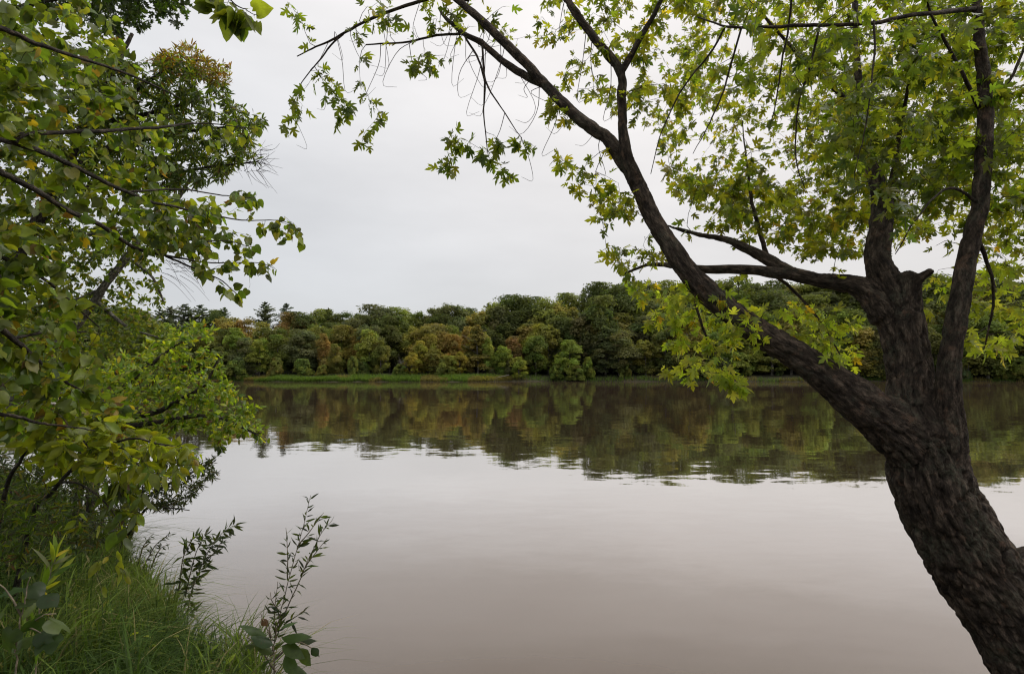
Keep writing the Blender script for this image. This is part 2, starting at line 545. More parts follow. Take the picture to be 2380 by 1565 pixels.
G_DARK = (0.040, 0.066, 0.013)
G_MID = (0.080, 0.115, 0.019)
G_YEL = (0.150, 0.175, 0.022)
G_LIME = (0.24, 0.28, 0.034)
Y_GOLD = (0.27, 0.22, 0.03)
B_RUST = (0.11, 0.065, 0.025)
PAL = {
    'maple': [(4.6, G_MID), (3.2, (0.125, 0.155, 0.021)), (3, (0.17, 0.19, 0.025)), (0.15, Y_GOLD)],
    'maple_near': [(3, (0.062, 0.095, 0.018)), (4, G_MID), (1.5, (0.12, 0.145, 0.02))],
    'maple_lime': [(4, (0.19, 0.25, 0.036)), (3, (0.14, 0.185, 0.028)), (1.2, (0.27, 0.32, 0.07)), (0.25, Y_GOLD)],
    'bass': [(2.4, (0.068, 0.100, 0.020)), (4, (0.095, 0.132, 0.022)), (3, (0.15, 0.172, 0.027)), (0.35, Y_GOLD), (0.25, B_RUST), (0.35, (0.11, 0.14, 0.09))],
    'narrow': [(4, (0.050, 0.080, 0.016)), (3, G_MID), (1.0, G_YEL), (0.3, B_RUST)],
    'russet': [(3, (0.15, 0.085, 0.03)), (2, G_YEL), (1.5, (0.2, 0.15, 0.03))],
    'oak': [(5, (0.024, 0.042, 0.011)), (3, (0.04, 0.07, 0.015))],
    'ash': [(4, (0.075, 0.115, 0.02)), (3, G_YEL), (2, G_MID), (0.4, (0.22, 0.2, 0.03))],
    'bright': [(4, (0.140, 0.200, 0.026)), (2.5, (0.085, 0.14, 0.02)), (2.8, G_LIME), (0.35, Y_GOLD), (0.2, B_RUST), (0.3, (0.16, 0.19, 0.11))],
    'ygreen': [(4, (0.19, 0.22, 0.03)), (3, G_YEL), (1.5, (0.10, 0.14, 0.022)), (0.5, Y_GOLD), (0.4, (0.20, 0.14, 0.04))],
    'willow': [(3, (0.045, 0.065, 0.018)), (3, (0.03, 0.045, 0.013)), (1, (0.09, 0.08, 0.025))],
    'sapling': [(3, (0.035, 0.05, 0.02)), (2, (0.055, 0.08, 0.022))],
    'broad': [(4, (0.035, 0.06, 0.018)), (2, (0.06, 0.095, 0.022)), (0.5, (0.09, 0.05, 0.02))],
}


def in_poly(px, py, poly):
    poly = np.asarray(poly, float)
    x, y = poly[:, 0], poly[:, 1]
    inside = np.zeros(len(px), bool)
    j = len(poly) - 1
    for i in range(len(poly)):
        c = ((y[i] > py) != (y[j] > py)) & (px < (x[j] - x[i]) * (py - y[i]) / (y[j] - y[i] + 1e-12) + x[i])
        inside ^= c
        j = i
    return inside


def sample_poly(poly, n, depth, g):
    """n points of the tree's foliage volume; depth is (lo, hi) or a function of (u, v)."""
    a = np.asarray(poly, float)
    lo, hi = a.min(0), a.max(0)
    out = []
    tot = 0
    while tot < n:
        q = g.uniform(lo, hi, (n * 3, 2))
        q = q[in_poly(q[:, 0], q[:, 1], a)]
        out.append(q); tot += len(q)
    q = np.vstack(out)[:n]
    if callable(depth):
        d = depth(q[:, 0], q[:, 1]) + g.uniform(-1, 1, n) * 0.55
    else:
        d = g.uniform(depth[0], depth[1], n)
    d = np.maximum(d, 1.2)
    return np.array([P(q[k, 0], q[k, 1], d[k]) for k in range(n)])


class Plant:
    def __init__(s, name, loc, label, cat, leaf, size, leaf_mat, bark_mat, seed, group=None, leaves_as_parts=300):
        s.root = thing(name, loc, label, cat, group)
        s.loc = np.asarray(loc, float)
        s.leaf, s.size, s.lm, s.bm = leaf, size, leaf_mat, bark_mat
        s.g = np.random.default_rng(seed)
        s.seed = seed
        s.N = np.zeros((4096, 3)); s.D = np.zeros((4096, 3)); s.Rr = np.zeros(4096); s.n = 0
        s.L = []            # leaf records (pos, R, size, colour, palette)
        s.twigs = Bag()
        s.nparts = leaves_as_parts

    def push(s, p, d, r):
        k = len(p)
        while s.n + k > len(s.Rr):
            s.N = np.vstack([s.N, s.N * 0]); s.D = np.vstack([s.D, s.D * 0]); s.Rr = np.concatenate([s.Rr, s.Rr * 0])
        s.N[s.n:s.n + k] = p; s.D[s.n:s.n + k] = d; s.Rr[s.n:s.n + k] = r
        s.n += k

    def nodes(s, path, rad, attach=True):
        if attach:
            s.push(path, unit(np.gradient(path, axis=0)), np.asarray(rad))

    def branch(s, name, p, r, sides=12, rough=0.12, attach=True, mat=None):
        path, rad = smooth_path(np.asarray(p, float), np.asarray(r, float))
        wob = s.g.normal(0, 1, (len(path), 3)); wob = np.cumsum(wob, 0)
        wob -= np.linspace(0, 1, len(path))[:, None] * wob[-1]
        path = path + wob * 0.0018
        b = Bag(); b.add(path, rad, sides, rough, s.seed)
        o = obj(name, b.mesh(name, mat or s.bm, s.loc), s.root)
        s.nodes(path, rad, attach)
        return o, path, rad

    def twig_to(s, c, droop=0.2, maxr=0.006):
        N = s.N[:s.n]
        q = N - c
        d = np.sqrt(np.einsum('ij,ij->i', q, q))
        d = d + 0.15 * np.maximum(0, c[2] - N[:, 2] - 0.6)
        j = int(np.argmin(d))
        D = s.D[j].copy(); r0 = s.Rr[j]
        p0 = N[j].copy(); L = np.linalg.norm(c - p0)
        p1 = p0 + D * L * 0.3 + s.g.normal(0, .08, 3) * L
        p2 = c + np.array([0, 0, droop * L]) + s.g.normal(0, .06, 3) * L
        k = max(5, int(L / 0.07))
        t = np.linspace(0, 1, k)[:, None]
        path = (1 - t) ** 3 * p0 + 3 * (1 - t) ** 2 * t * p1 + 3 * (1 - t) * t * t * p2 + t ** 3 * c
        ra = min(r0 * 0.7, 0.0018 + 0.0045 * L, maxr)
        rad = np.linspace(max(ra, 0.0013), 0.001, k)
        s.twigs.add(path, rad, 4)
        s.push(path[1:], unit(np.gradient(path, axis=0))[1:], rad[1:])
        return path

    def cluster(s, clusters, pal, m=6, droop=0.2, hang=0.6, size=None, spread=0.55, up=0.25):
        g = s.g
        N = s.N[:s.n]
        best = np.full(len(clusters), 1e9)
        for k in range(0, len(N), 800):
            best = np.minimum(best, np.linalg.norm(clusters[:, None] - N[None, k:k + 800], axis=2).min(1))
        for c in clusters[np.argsort(best)]:
            path = s.twig_to(c, droop)
            mm = max(1, int(g.poisson(m)))
            s.leaves_on(path, mm, pal, hang, size or s.size, spread, up)

    def leaves_on(s, path, mm, pal, hang, size, spread=0.55, up=0.25, reach=0.30):
        g = s.g
        seg = np.linalg.norm(np.diff(path, axis=0), axis=1).sum()
        lo = max(0.0, 1 - reach / max(seg, 1e-3))
        t = np.sort(g.uniform(lo, 1, mm)); t[-1] = 1
        f = t * (len(path) - 1); i = np.minimum(f.astype(int), len(path) - 2); f = (f - i)[:, None]
        pos = path[i] * (1 - f) + path[i + 1] * f
        td = unit(path[i + 1] - path[i])
        rad = unit(np.cross(td, g.normal(0, 1, (mm, 3))))
        ax = unit(td * 0.5 + rad * 0.9 + np.array([0, 0, -hang]) + g.normal(0, .18, (mm, 3)))
        upv = np.array([0, 0, up]) + g.normal(0, spread, (mm, 3)) + td * 0.2
        nz_ = unit(upv - ax * (upv * ax).sum(1, keepdims=True))
        xx = np.cross(ax, nz_)
        Rm = np.stack([xx, ax, nz_], -1)
        sz = size * g.uniform(0.62, 1.2, mm)
        s.L.append((pos, Rm, sz, np.full(mm, 0), [pal] * mm))

    def finish(s, twig_mat=None, foliage_label=None):
        g = s.g
        if s.twigs.n:
            o = obj('twigs', s.twigs.mesh('twigs', twig_mat or M_TWIG, s.loc), s.root)
            o['kind'] = 'stuff'
        if not s.L: return
        pos = np.vstack([a[0] for a in s.L]); Rm = np.concatenate([a[1] for a in s.L]); sz = np.concatenate([a[2] for a in s.L])
        pal = np.array(sum([a[4] for a in s.L], []))
        T = TPL[s.leaf]
        u, v, d = project(pos)
        score = sz / d * ((u > 5) & (u < 2375) & (v > 5) & (v < 1560) & (d > 0.3))
        order = np.argsort(-score)
        big = order[:s.nparts] if len(order) > s.nparts else order
        big = big[score[big] > 0]
        rest = np.setdiff1d(np.arange(len(pos)), big)
        var = {}
        for p in set(pal[big]):
            var[p] = []
            cc = pick_colours(PAL[p], 24, g)
            for k in range(24):
                vv, ff = leaf_template(T['half'], T['c'], T['fold'], T['curl'], T['pet'], s.seed * 50 + k, T['bites'] * (k % 3), T['wav'])
                var[p].append(mesh_np('leaf', vv, ff, s.lm, col=np.repeat(cc[k][None], len(vv), 0)))
        for k in big:
            o = obj('leaf', var[pal[k]][g.integers(24)], s.root)
            mt = np.eye(4); mt[:3, :3] = Rm[k] * sz[k]; mt[:3, 3] = pos[k] - s.loc
            o.matrix_basis = Matrix(mt.tolist())
        if len(rest) == 0: return
        V, Fc, C, off = [], [], [], 0
        which = g.integers(0, 5, len(rest))
        cols = np.zeros((len(rest), 3))
        for p in set(pal[rest]):
            q = pal[rest] == p
            cols[q] = pick_colours(PAL[p], int(q.sum()), g)
        for k in range(5):
            q = rest[which == k]
            if not len(q): continue
            vv, ff = leaf_template(T['low'], T['c'], T['fold'], T['curl'], T['pet'], s.seed * 31 + k, T['bites'] * (k % 2), T['wav'])
            vert = pos[q][:, None] + np.einsum('nij,kj->nki', Rm[q], vv) * sz[q][:, None, None]
            V.append(vert.reshape(-1, 3))
            Fc.append((ff[None] + (np.arange(len(q)) * len(vv))[:, None, None]).reshape(-1, 3) + off)
            C.append(np.repeat(cols[which == k], len(vv), 0))
            off += len(q) * len(vv)
        o = obj('foliage', mesh_np('foliage', np.vstack(V) - s.loc, np.vstack(Fc), s.lm, col=np.vstack(C)), s.root)
        o['kind'] = 'stuff'


# ------------------------------------------------------------------ far wood
def far_leaf_quads(c, nrm, size, g):
    n_ = len(c)
    nrm = unit(nrm + g.normal(0, .45, (n_, 3)))
    a = unit(np.cross(nrm, g.normal(0, 1, (n_, 3)))); b_ = np.cross(nrm, a)
    s = (size * g.uniform(.6, 1.3, n_))[:, None]
    v = np.stack([c + a * s * .6, c + b_ * s * .38 + a * s * .05, c - a * s * .6, c - b_ * s * .38 - a * s * .05], 1).reshape(-1, 3)
    return v, np.arange(n_ * 4).reshape(-1, 4)


def crown_mesh(kind, seed):
    """Unit-height crown, base of the tree at z=0, top at z=1; half width in the same unit is about wid."""
    g = np.random.default_rng(seed)
    C, N, K = [], [], []
    hue = lambda: np.array([g.uniform(.88, 1.18), 1.0, g.uniform(.85, 1.12)]) * g.uniform(.74, 1.26)
    if kind == 'pine':
        wid = 0.40
        for lev in np.linspace(0.2, 0.985, 19):
            L = wid * (1.0 - lev) ** 0.72 + .028
            for k in range(g.integers(5, 8)):
                a = g.uniform(0, 6.28); ln = L * g.uniform(.55, 1.25); z0 = lev + g.normal(0, .008)
                m_ = int(20 + 420 * ln)
                t = g.uniform(0.1, 1, m_) ** .8
                wv_ = g.normal(0, 1, m_) * (.10 + .05 * np.sin(t * 3)) * ln
                p = np.column_stack([np.cos(a) * t * ln - np.sin(a) * wv_, np.sin(a) * t * ln + np.cos(a) * wv_, z0 + .30 * ln * t * t + g.normal(0, .004, m_)])
                C.append(p); N.append(np.tile([0, 0, 1.0], (m_, 1)) + np.array([np.cos(a), np.sin(a), 0]) * .6); K.append(np.tile(hue(), (m_, 1)))
        size = 0.019
    else:
        prm = dict(oak=(0.36, 0.08, 46, .125), oval=(0.26, 0.03, 46, .098), tall=(0.21, 0.04, 46, .090), cone=(0.27, 0.03, 64, .070), bush=(0.55, 0.0, 36, .16))[kind]
        wid, bot, nl, lr = prm
        pts = []
        for k in range(nl):
            for _ in range(30):
                z = g.uniform(bot + lr * .5, 1 - lr * .55)
                f = (z - bot) / (1 - bot)
                if kind == 'cone': prof = (1 - f) ** .8 * 1.05
                elif kind == 'bush': prof = math.sqrt(max(0, 1 - f * f))
                else: prof = math.sin(math.pi * min(1, (0.10 + f * 0.86)) ** (.8 if kind == 'oak' else .95)) ** .62
                rr = max(0, wid * prof - lr * .4) * g.uniform(.8, 1.12)
                a = g.uniform(0, 6.28); q = math.sqrt(g.uniform(.2, 1))
                c = np.array([rr * q * math.cos(a), rr * q * math.sin(a), z])
                if not pts or np.linalg.norm((np.array(pts) - c) * [1, 1, 1.2], axis=1).min() > lr * .8: break
            pts.append(c)
            rad = lr * g.choice([.5, .7, .9, 1.1, 1.35])
            m_ = int(190 * (rad / .08) ** 1.7) + 50
            d = unit(g.normal(0, 1, (m_, 3))); d[:, 2] = np.where(d[:, 2] < -.3, -d[:, 2], d[:, 2])
            lump = .5 + .9 * vnoise(d * 3.2 + k * 9.1, seed)
            el = np.array([1.08, 1.08, .88]) if kind in ('oak', 'cone') else np.array([.92, .92, 1.18])
            p = c + d * rad * el * (g.uniform(.3, 1.1, m_) ** .5 * lump)[:, None]
            C.append(p); N.append(d + np.array([0, 0, .35])); K.append(np.tile(hue(), (m_, 1)))
        size = 0.024 if kind != 'bush' else 0.05
    C = np.vstack(C); N = np.vstack(N); K = np.vstack(K)
    C[:, 2] = np.clip(C[:, 2], 0.01, 1.02)
    v, f = far_leaf_quads(C, N, np.full(len(C), size), g)
    col = np.repeat(K * g.uniform(.7, 1.3, (len(K), 1)), 4, 0)
    return mesh_np('crown', v, f, M_FAR, col=col)


def trunk_mesh(kind, seed):
    g = np.random.default_rng(seed)
    b_ = Bag()
    top = .93 if kind in ('pine', 'cone') else .72
    zz = np.linspace(-.04, top, 12)
    lean = g.normal(0, .03, 2)
    path = np.column_stack([lean[0] * zz ** 2 + .008 * np.sin(zz * 9 + seed), lean[1] * zz ** 2, zz])
    r0 = .020 if kind != 'bush' else .012
    b_.add(path, np.linspace(r0, .004, 12), 7)
    for k in range(9 if kind not in ('pine',) else 14):
        i = g.integers(3, 10); a = g.uniform(0, 6.28); ln = g.uniform(.12, .24)
        e = path[i] + np.array([math.cos(a) * ln, math.sin(a) * ln, ln * (.75 if kind != 'pine' else .1)])
        mid = (path[i] + e) / 2 + g.normal(0, .012, 3)
        b_.add(catmull([path[i], mid, e], 5), np.linspace(.008, .002, 5), 4)
    return b_.mesh('trunk', M_BARK3)


CR = {k: [crown_mesh(k, 100 + 17 * i + 3 * j) for j in range(nv)] for i, (k, nv) in enumerate((('oak', 5), ('oval', 4), ('tall', 3), ('pine', 3), ('cone', 2), ('bush', 4)))}
TR = {k: [trunk_mesh(k, 300 + 7 * j + i) for j in range(2)] for i, k in enumerate(CR)}
FCOL = {
    'dark green': (0.095, 0.118, 0.036), 'deep grey-green': (0.110, 0.130, 0.056), 'mid green': (0.152, 0.184, 0.046),
    'bright green': (0.210, 0.262, 0.056), 'olive': (0.195, 0.192, 0.054), 'yellow-green': (0.270, 0.260, 0.056),
    'amber': (0.245, 0.192, 0.062), 'russet': (0.220, 0.160, 0.062), 'blue-green': (0.074, 0.098, 0.052),
}
far_trees = []
SKY_U = np.array([-300, 0, 300, 370, 500, 560, 700, 800, 870, 936, 1018, 1132, 1182, 1238, 1296, 1384, 1487, 1700, 2000, 2380, 2700])
SKY_V = np.array([698, 702, 708, 716, 726, 732, 730, 722, 714, 710, 708, 699, 695, 697, 686, 664, 660, 655, 648, 640, 640])


def far_tree(u, v_top, y, kind, colour, row, wide=1.0):
    g = rng
    x = (u - 1189.5) / FOC * y
    z0 = float(ground_z(np.array([x]), np.array([y]))[0])
    h = Ptop(v_top, y) - z0
    if h < 1: return
    root = obj('broadleaf_tree' if kind not in ('pine', 'bush') else ('pine_tree' if kind == 'pine' else 'bank_bush'), None, None, (x, y, z0 - 0.05))
    w = h * wide * g.uniform(1.02, 1.28)
    root.rotation_euler = (0, 0, g.uniform(0, 6.28))
    root.scale = (w, w * g.uniform(.9, 1.1), h)
    obj('trunk', TR[kind][g.integers(len(TR[kind]))], root)
    c = obj('crown', CR[kind][g.integers(len(CR[kind]))], root)
    k = g.uniform(.85, 1.18)
    c.color = (*[q * k * g.uniform(.94, 1.06) for q in FCOL[colour]], 1)
    far_trees.append((root, u, kind, colour, row))


# trees that stand out in the picture: (u, v of the top, distance, kind, colour, row, relative width)
for a in [
    (392, 712, 118, 'pine', 'blue-green', 'skyline', 1.1), (425, 706, 117, 'pine', 'blue-green', 'skyline', 1.1), (462, 708, 118, 'pine', 'blue-green', 'skyline', 1.1),
    (492, 714, 119, 'oak', 'dark green', 'skyline', .8), (519, 714, 120, 'pine', 'blue-green', 'skyline', .9),
    (614, 702, 119, 'pine', 'blue-green', 'skyline', 1.15), (664, 706, 120, 'pine', 'blue-green', 'skyline', 1.0), (762, 716, 120, 'pine', 'dark green', 'skyline', .8),
    (529, 736, 114, 'oak', 'amber', 'skyline', .9), (566, 738, 114, 'oak', 'amber', 'skyline', .8), (682, 729, 114, 'oak', 'russet', 'skyline', .85), (722, 736, 115, 'oval', 'amber', 'skyline', .8),
    (548, 764, 104, 'tall', 'bright green', 'waterside', 1.05), (568, 786, 101.5, 'oval', 'deep grey-green', 'waterside', 1.0), (609, 750, 108, 'tall', 'olive', 'middle', 1.1),
    (604, 785, 102, 'oak', 'bright green', 'waterside', .9), (645, 779, 103, 'oval', 'mid green', 'waterside', 1.1), (640, 760, 108, 'oak', 'mid green', 'middle', .8),
    (700, 766, 104, 'oak', 'deep grey-green', 'waterside', 1.0), (735, 752, 109, 'oak', 'mid green', 'middle', .9), (752, 776, 103, 'tall', 'amber', 'waterside', .75),
    (780, 800, 101, 'oval', 'olive', 'waterside', 1.0), (796, 758, 107, 'oval', 'olive', 'middle', 1.0), (834, 766, 106, 'tall', 'amber', 'middle', .8), (858, 766, 103, 'tall', 'bright green', 'waterside', 1.1),
    (884, 790, 102, 'oval', 'mid green', 'waterside', 1.0), (905, 757, 109, 'oak', 'dark green', 'middle', .9), (822, 828, 99.6, 'bush', 'mid green', 'waterside', .5),
    (958, 818, 100.2, 'oval', 'yellow-green', 'waterside', 1.3), (975, 792, 102, 'tall', 'yellow-green', 'waterside', 1.0), (1000, 776, 104, 'oval', 'yellow-green', 'waterside', .9), (1020, 770, 105.5, 'tall', 'amber', 'middle', 1.0),
    (1052, 778, 104, 'oval', 'amber', 'waterside', 1.1), (1012, 812, 100.4, 'tall', 'olive', 'waterside', 1.5), (1043, 826, 99.6, 'oval', 'bright green', 'waterside', 1.4), (1068, 816, 100.3, 'oval', 'yellow-green', 'waterside', 1.2),
    (1084, 760, 107, 'tall', 'amber', 'middle', .8), (1110, 748, 103, 'cone', 'olive', 'waterside', 1.2), (1134, 786, 102, 'tall', 'bright green', 'waterside', .7), (1168, 800, 101.5, 'oval', 'bright green', 'waterside', 1.1),
    (1204, 828, 99.6, 'oval', 'bright green', 'waterside', 1.6), (1246, 754, 106, 'oval', 'yellow-green', 'middle', 1.0), (1244, 782, 103, 'oval', 'mid green', 'waterside', 1.0), (1190, 782, 104, 'oval', 'russet', 'waterside', .9),
    (1322, 790, 102, 'oak', 'bright green', 'waterside', .95), (1366, 830, 99.8, 'bush', 'bright green', 'waterside', .55), (1338, 850, 99.2, 'bush', 'mid green', 'waterside', .9),
    (1398, 690, 106, 'tall', 'dark green', 'middle', 1.0), (1438, 762, 101.5, 'oak', 'deep grey-green', 'waterside', 1.05), (1500, 786, 101.5, 'oval', 'olive', 'waterside', 1.1), (1358, 674, 124, 'pine', 'dark green', 'skyline', .7), (1134, 704, 122, 'pine', 'dark green', 'skyline', .7),
    (928, 716, 118, 'oak', 'bright green', 'skyline', .8), (968, 724, 116, 'oak', 'mid green', 'skyline', .8), (1450, 838, 99.3, 'bush', 'mid green', 'waterside', .7),
]:
    far_tree(*a)
taken = [(u, row) for _, u, _, _, row in far_trees]
CH = {'skyline': (['dark green'] * 6 + ['mid green'] * 4 + ['deep grey-green'] * 2 + ['olive'] * 2),
      'middle': (['dark green'] * 5 + ['mid green'] * 4 + ['olive'] * 2 + ['deep grey-green'] * 3 + ['yellow-green']),
      'waterside': (['dark green'] * 4 + ['mid green'] * 5 + ['deep grey-green'] * 4 + ['olive'] * 2 + ['bright green'] * 2)}
for row, y0, y1, dv, step, kinds in (('skyline', 113, 123, 0, 42, ('oak', 'oak', 'oak', 'oval')), ('skyline', 111, 114, 22, 40, ('oak', 'oval')), ('middle', 105.5, 109.5, 48, 42, ('oak', 'oval', 'oak')), ('waterside', 99.6, 102.5, 66, 50, ('oval', 'tall', 'oval', 'tall', 'cone'))):
    u = -120.0
    while u < 2520:
        u += step * rng.uniform(.75, 1.25)
        if row == 'waterside' and any(abs(u - tu) < 26 and tr == row for tu, tr in taken): continue
        if row != 'waterside' and any(abs(u - tu) < 15 and tr == row for tu, tr in taken): continue
        vt = np.interp(u, SKY_U, SKY_V) + dv * (0.85 + 0.55 * sstep(900, 1500, u)) + rng.uniform(-5, 9) + (rng.uniform(-24, 26) if row == 'waterside' else rng.uniform(-5, 5))
        if row == 'waterside': vt = min(vt, 836)
        yy = rng.uniform(y0, y1)
        ks = kinds
        if u < 470 and row == 'skyline' and dv == 0: ks = ('pine', 'pine', 'oak')
        far_tree(u, vt, yy, ks[rng.integers(len(ks))], CH[row][rng.integers(len(CH[row]))] if ks[0] != 'pine' else 'blue-green', row, rng.uniform(.85, 1.1) * (1.25 if row == 'waterside' else 1.0))
u = -60.0
while u < 2460:
    u += rng.uniform(40, 110)
    far_tree(u, rng.uniform(828, 858), rng.uniform(99.4, 100.6), 'bush', ('mid green', 'dark green', 'deep grey-green', 'olive', 'mid green')[rng.integers(5)], 'bank', rng.uniform(.6, 1.1))

ORD = 'first second third fourth fifth sixth seventh eighth ninth tenth eleventh twelfth thirteenth fourteenth fifteenth sixteenth seventeenth eighteenth nineteenth'.split()
for d_ in ('twent', 'thirt', 'fort', 'fift'):
    ORD += [d_ + 'ieth'] + [d_ + 'y-' + w_ for w_ in ORD[:9]]
KW = dict(oak='spreading broadleaf tree', oval='oval-crowned tree', tall='slender tree', cone='cone-shaped tree', pine='pine', bush='low bush')
RW = dict(skyline='on the far skyline', middle='midway up the far wood', waterside='fronting the far wood', bank='on the far bank')
seen = {}
for root, u, kind, colour, row in sorted(far_trees, key=lambda t: t[1]):
    k = (kind, colour, row)
    i = seen.get(k, 0); seen[k] = i + 1
    tot = sum(1 for t in far_trees if (t[2], t[3], t[4]) == k)
    nth = '' if tot == 1 else ORD[i] + ' '
    pos = f'{nth}{colour} {KW[kind]} {RW[row]}' + ('' if tot == 1 else ' from the left')
    tag(root, pos, 'bush' if kind == 'bush' else 'tree', 'far-bank bushes' if kind == 'bush' else 'trees of the far wood')


# rank grass along the far bank
def blades(pos, length, width, lean, col, g, seg=3, bend=(.2, .8), droop=.35):
    n_ = len(pos)
    a = g.uniform(0, 2 * np.pi, n_)
    dirv = np.stack([np.cos(a), np.sin(a), np.zeros(n_)], -1) * 1.0 + lean
    side = unit(np.stack([-dirv[:, 1], dirv[:, 0], np.zeros(n_)], -1) + g.normal(0, .3, (n_, 3)) * [1, 1, 0])
    bd = g.uniform(*bend, n_)
    t = np.linspace(0, 1, seg + 1)
    V = []
    for k, tt in enumerate(t):
        c = pos + dirv * (length * bd * tt ** 2)[:, None] + np.array([0, 0, 1.0]) * (length * (tt - droop * bd * tt ** 3))[:, None]
        w = (width * (1 - tt ** 1.5 * .97) * .5)[:, None]
        V.append(c - side * w); V.append(c + side * w)
    V = np.stack(V, 1)
    base = np.array([[2 * k, 2 * k + 1, 2 * k + 3, 2 * k + 2] for k in range(seg)])
    Fq = (base[None] + (np.arange(n_) * (2 * seg + 2))[:, None, None]).reshape(-1, 4)
    return V.reshape(-1, 3), Fq, np.repeat(col, 2 * seg + 2, 0)


g = np.random.default_rng(5)
n_ = 30000
gxx = np.where(g.uniform(0, 1, n_) < .7, g.uniform(-60, 0, n_), g.uniform(-72, 100, n_))
e = g.uniform(0, 1, n_) ** 1.3 * (.12 + 2.5 * np.exp(-((gxx + 12) / 20.0) ** 2) + 1.5 * vnoise(np.stack([gxx * .15, gxx * 0, gxx * 0], -1), 3))
gyy = far_shore(gxx) - .25 + .5 * vnoise(np.stack([gxx * .5, gxx * 0, gxx * 0], -1), 13) + e
pz = np.stack([gxx, gyy, np.maximum(ground_z(gxx, gyy), -.05) - .03], -1)
cl = np.where((vnoise(np.stack([gxx * .35, gyy * .8, gxx * 0], -1), 9) > .62)[:, None], np.array([.18, .155, .06]), np.array([.105, .160, .036])) * g.uniform(.7, 1.3, (n_, 1))
v, f, c = blades(pz, g.uniform(.4, 1.0, n_), np.full(n_, .06), np.zeros(3), cl, g)
o = obj('bank_grass', mesh_np('bank_grass', v, f, M_GRASS, col=c))
tag(o, 'rank green grass fringing the far bank below the wood', 'grass', kind='stuff')


# small things on the far bank
def box(b0, b1):
    (x0, y0, z0), (x1, y1, z1) = b0, b1
    v = np.array([[x0, y0, z0], [x1, y0, z0], [x1, y1, z0], [x0, y1, z0], [x0, y0, z1], [x1, y0, z1], [x1, y1, z1], [x0, y1, z1]], float)
    f = np.array([[0, 3, 2, 1], [4, 5, 6, 7], [0, 1, 5, 4], [1, 2, 6, 5], [2, 3, 7, 6], [3, 0, 4, 7]])
    return v, f


x = (943 - 1189.5) / FOC * 100; z0 = float(ground_z(np.array([x]), np.array([100.]))[0])
pst = thing('marker_post', (x, 100.0, z0), 'small orange marker post on the far bank beside the bare bush', 'post')
b_ = Bag(); b_.add(np.array([[0, 0, -.2], [0, 0, .4], [0, 0, .95]]), np.array([.05, .05, .045]), 8)
obj('post', b_.mesh('post', plain('marker_wood', (.12, .09, .06))), pst)
v, f = box((-.09, -.07, .55), (.09, -.05, .95))
obj('reflector', mesh_np('reflector', v, f, plain('marker_orange', (.55, .22, .06))), pst)

x = (940 - 1189.5) / FOC * 100.6; z0 = float(ground_z(np.array([x]), np.array([100.6]))[0])
ds = thing('bare_bush', (x, 100.6, z0), 'leafless brown bush with tangled branches on the far bank', 'bush')
b_ = Bag(); g = np.random.default_rng(8)
for k in range(34):
    a = g.uniform(0, 6.28); ln = g.uniform(1.4, 3.2); sp = g.uniform(.2, 1.0)
    e = np.array([math.cos(a) * sp * ln * .7, math.sin(a) * sp * ln * .5, ln])
    m_ = e * .5 + np.array([0, 0, .3]) + g.normal(0, .12, 3)
    pth = catmull([np.zeros(3), m_, e], 9)
    b_.add(pth, np.linspace(.035, .008, 9), 4)
    for q in range(4):
        i = g.integers(3, 8); e2 = pth[i] + g.normal(0, .45, 3) + [0, 0, .25]
        b_.add(catmull([pth[i], (pth[i] + e2) / 2 + g.normal(0, .05, 3), e2], 4), np.linspace(.014, .005, 4), 3)
obj('branches', b_.mesh('branches', M_BARK3), ds)['kind'] = 'stuff'

x = (1150 - 1189.5) / FOC * 97.6
fl = thing('fallen_tree', (x, 97.6, .1), 'toppled small tree with yellow leaves lying at the far waterline', 'fallen tree')
b_ = Bag()
b_.add(catmull([(2.4, .8, 1.0), (1.2, .4, .75), (0, 0, .45), (-1.4, -.4, .25)], 14), np.linspace(.10, .04, 14), 7, .15, 2)
b_.add(catmull([(.4, .1, .5), (-.1, -.3, .1), (-.3, -.5, -.3)], 6), np.linspace(.05, .02, 6), 5)
obj('trunk', b_.mesh('trunk', M_BARK3), fl)
g = np.random.default_rng(12)
c = np.array([-2.1, -.4, .35]) + g.normal(0, 1, (420, 3)) * [.75, .4, .22]
v, f = far_leaf_quads(c, g.normal(0, 1, (420, 3)) + [0, 0, .8], np.full(420, .2), g)
cm = mesh_np('crown', v, f, M_FAR, col=np.repeat(g.uniform(.7, 1.3, (420, 1)), 4, 0) * np.ones(3))
obj('crown', cm, fl).color = (.2, .2, .035, 1)

# tan boathouse with a white roof edge, glimpsed through the leaves on the left
bh = thing('boathouse', P(110, 903, 52) * [1, 1, 0] + [0, 0, 0], 'low tan boathouse with white roof edge glimpsed through left leaves', 'boathouse')
v, f = box((-.75, -.5, -.4), (.75, 1.5, .55)); obj('wall', mesh_np('wall', v, f, plain('tan_boards', (.30, .26, .17))), bh)
v, f = box((-.9, -.65, .553), (.9, 1.65, .70)); obj('roof', mesh_np('roof', v, f, plain('white_roof', (.75, .75, .74))), bh)
v, f = box((-.35, -.53, -.1), (.15, -.503, .42)); obj('door', mesh_np('door', v, f, plain('tan_door', (.2, .17, .11))), bh)
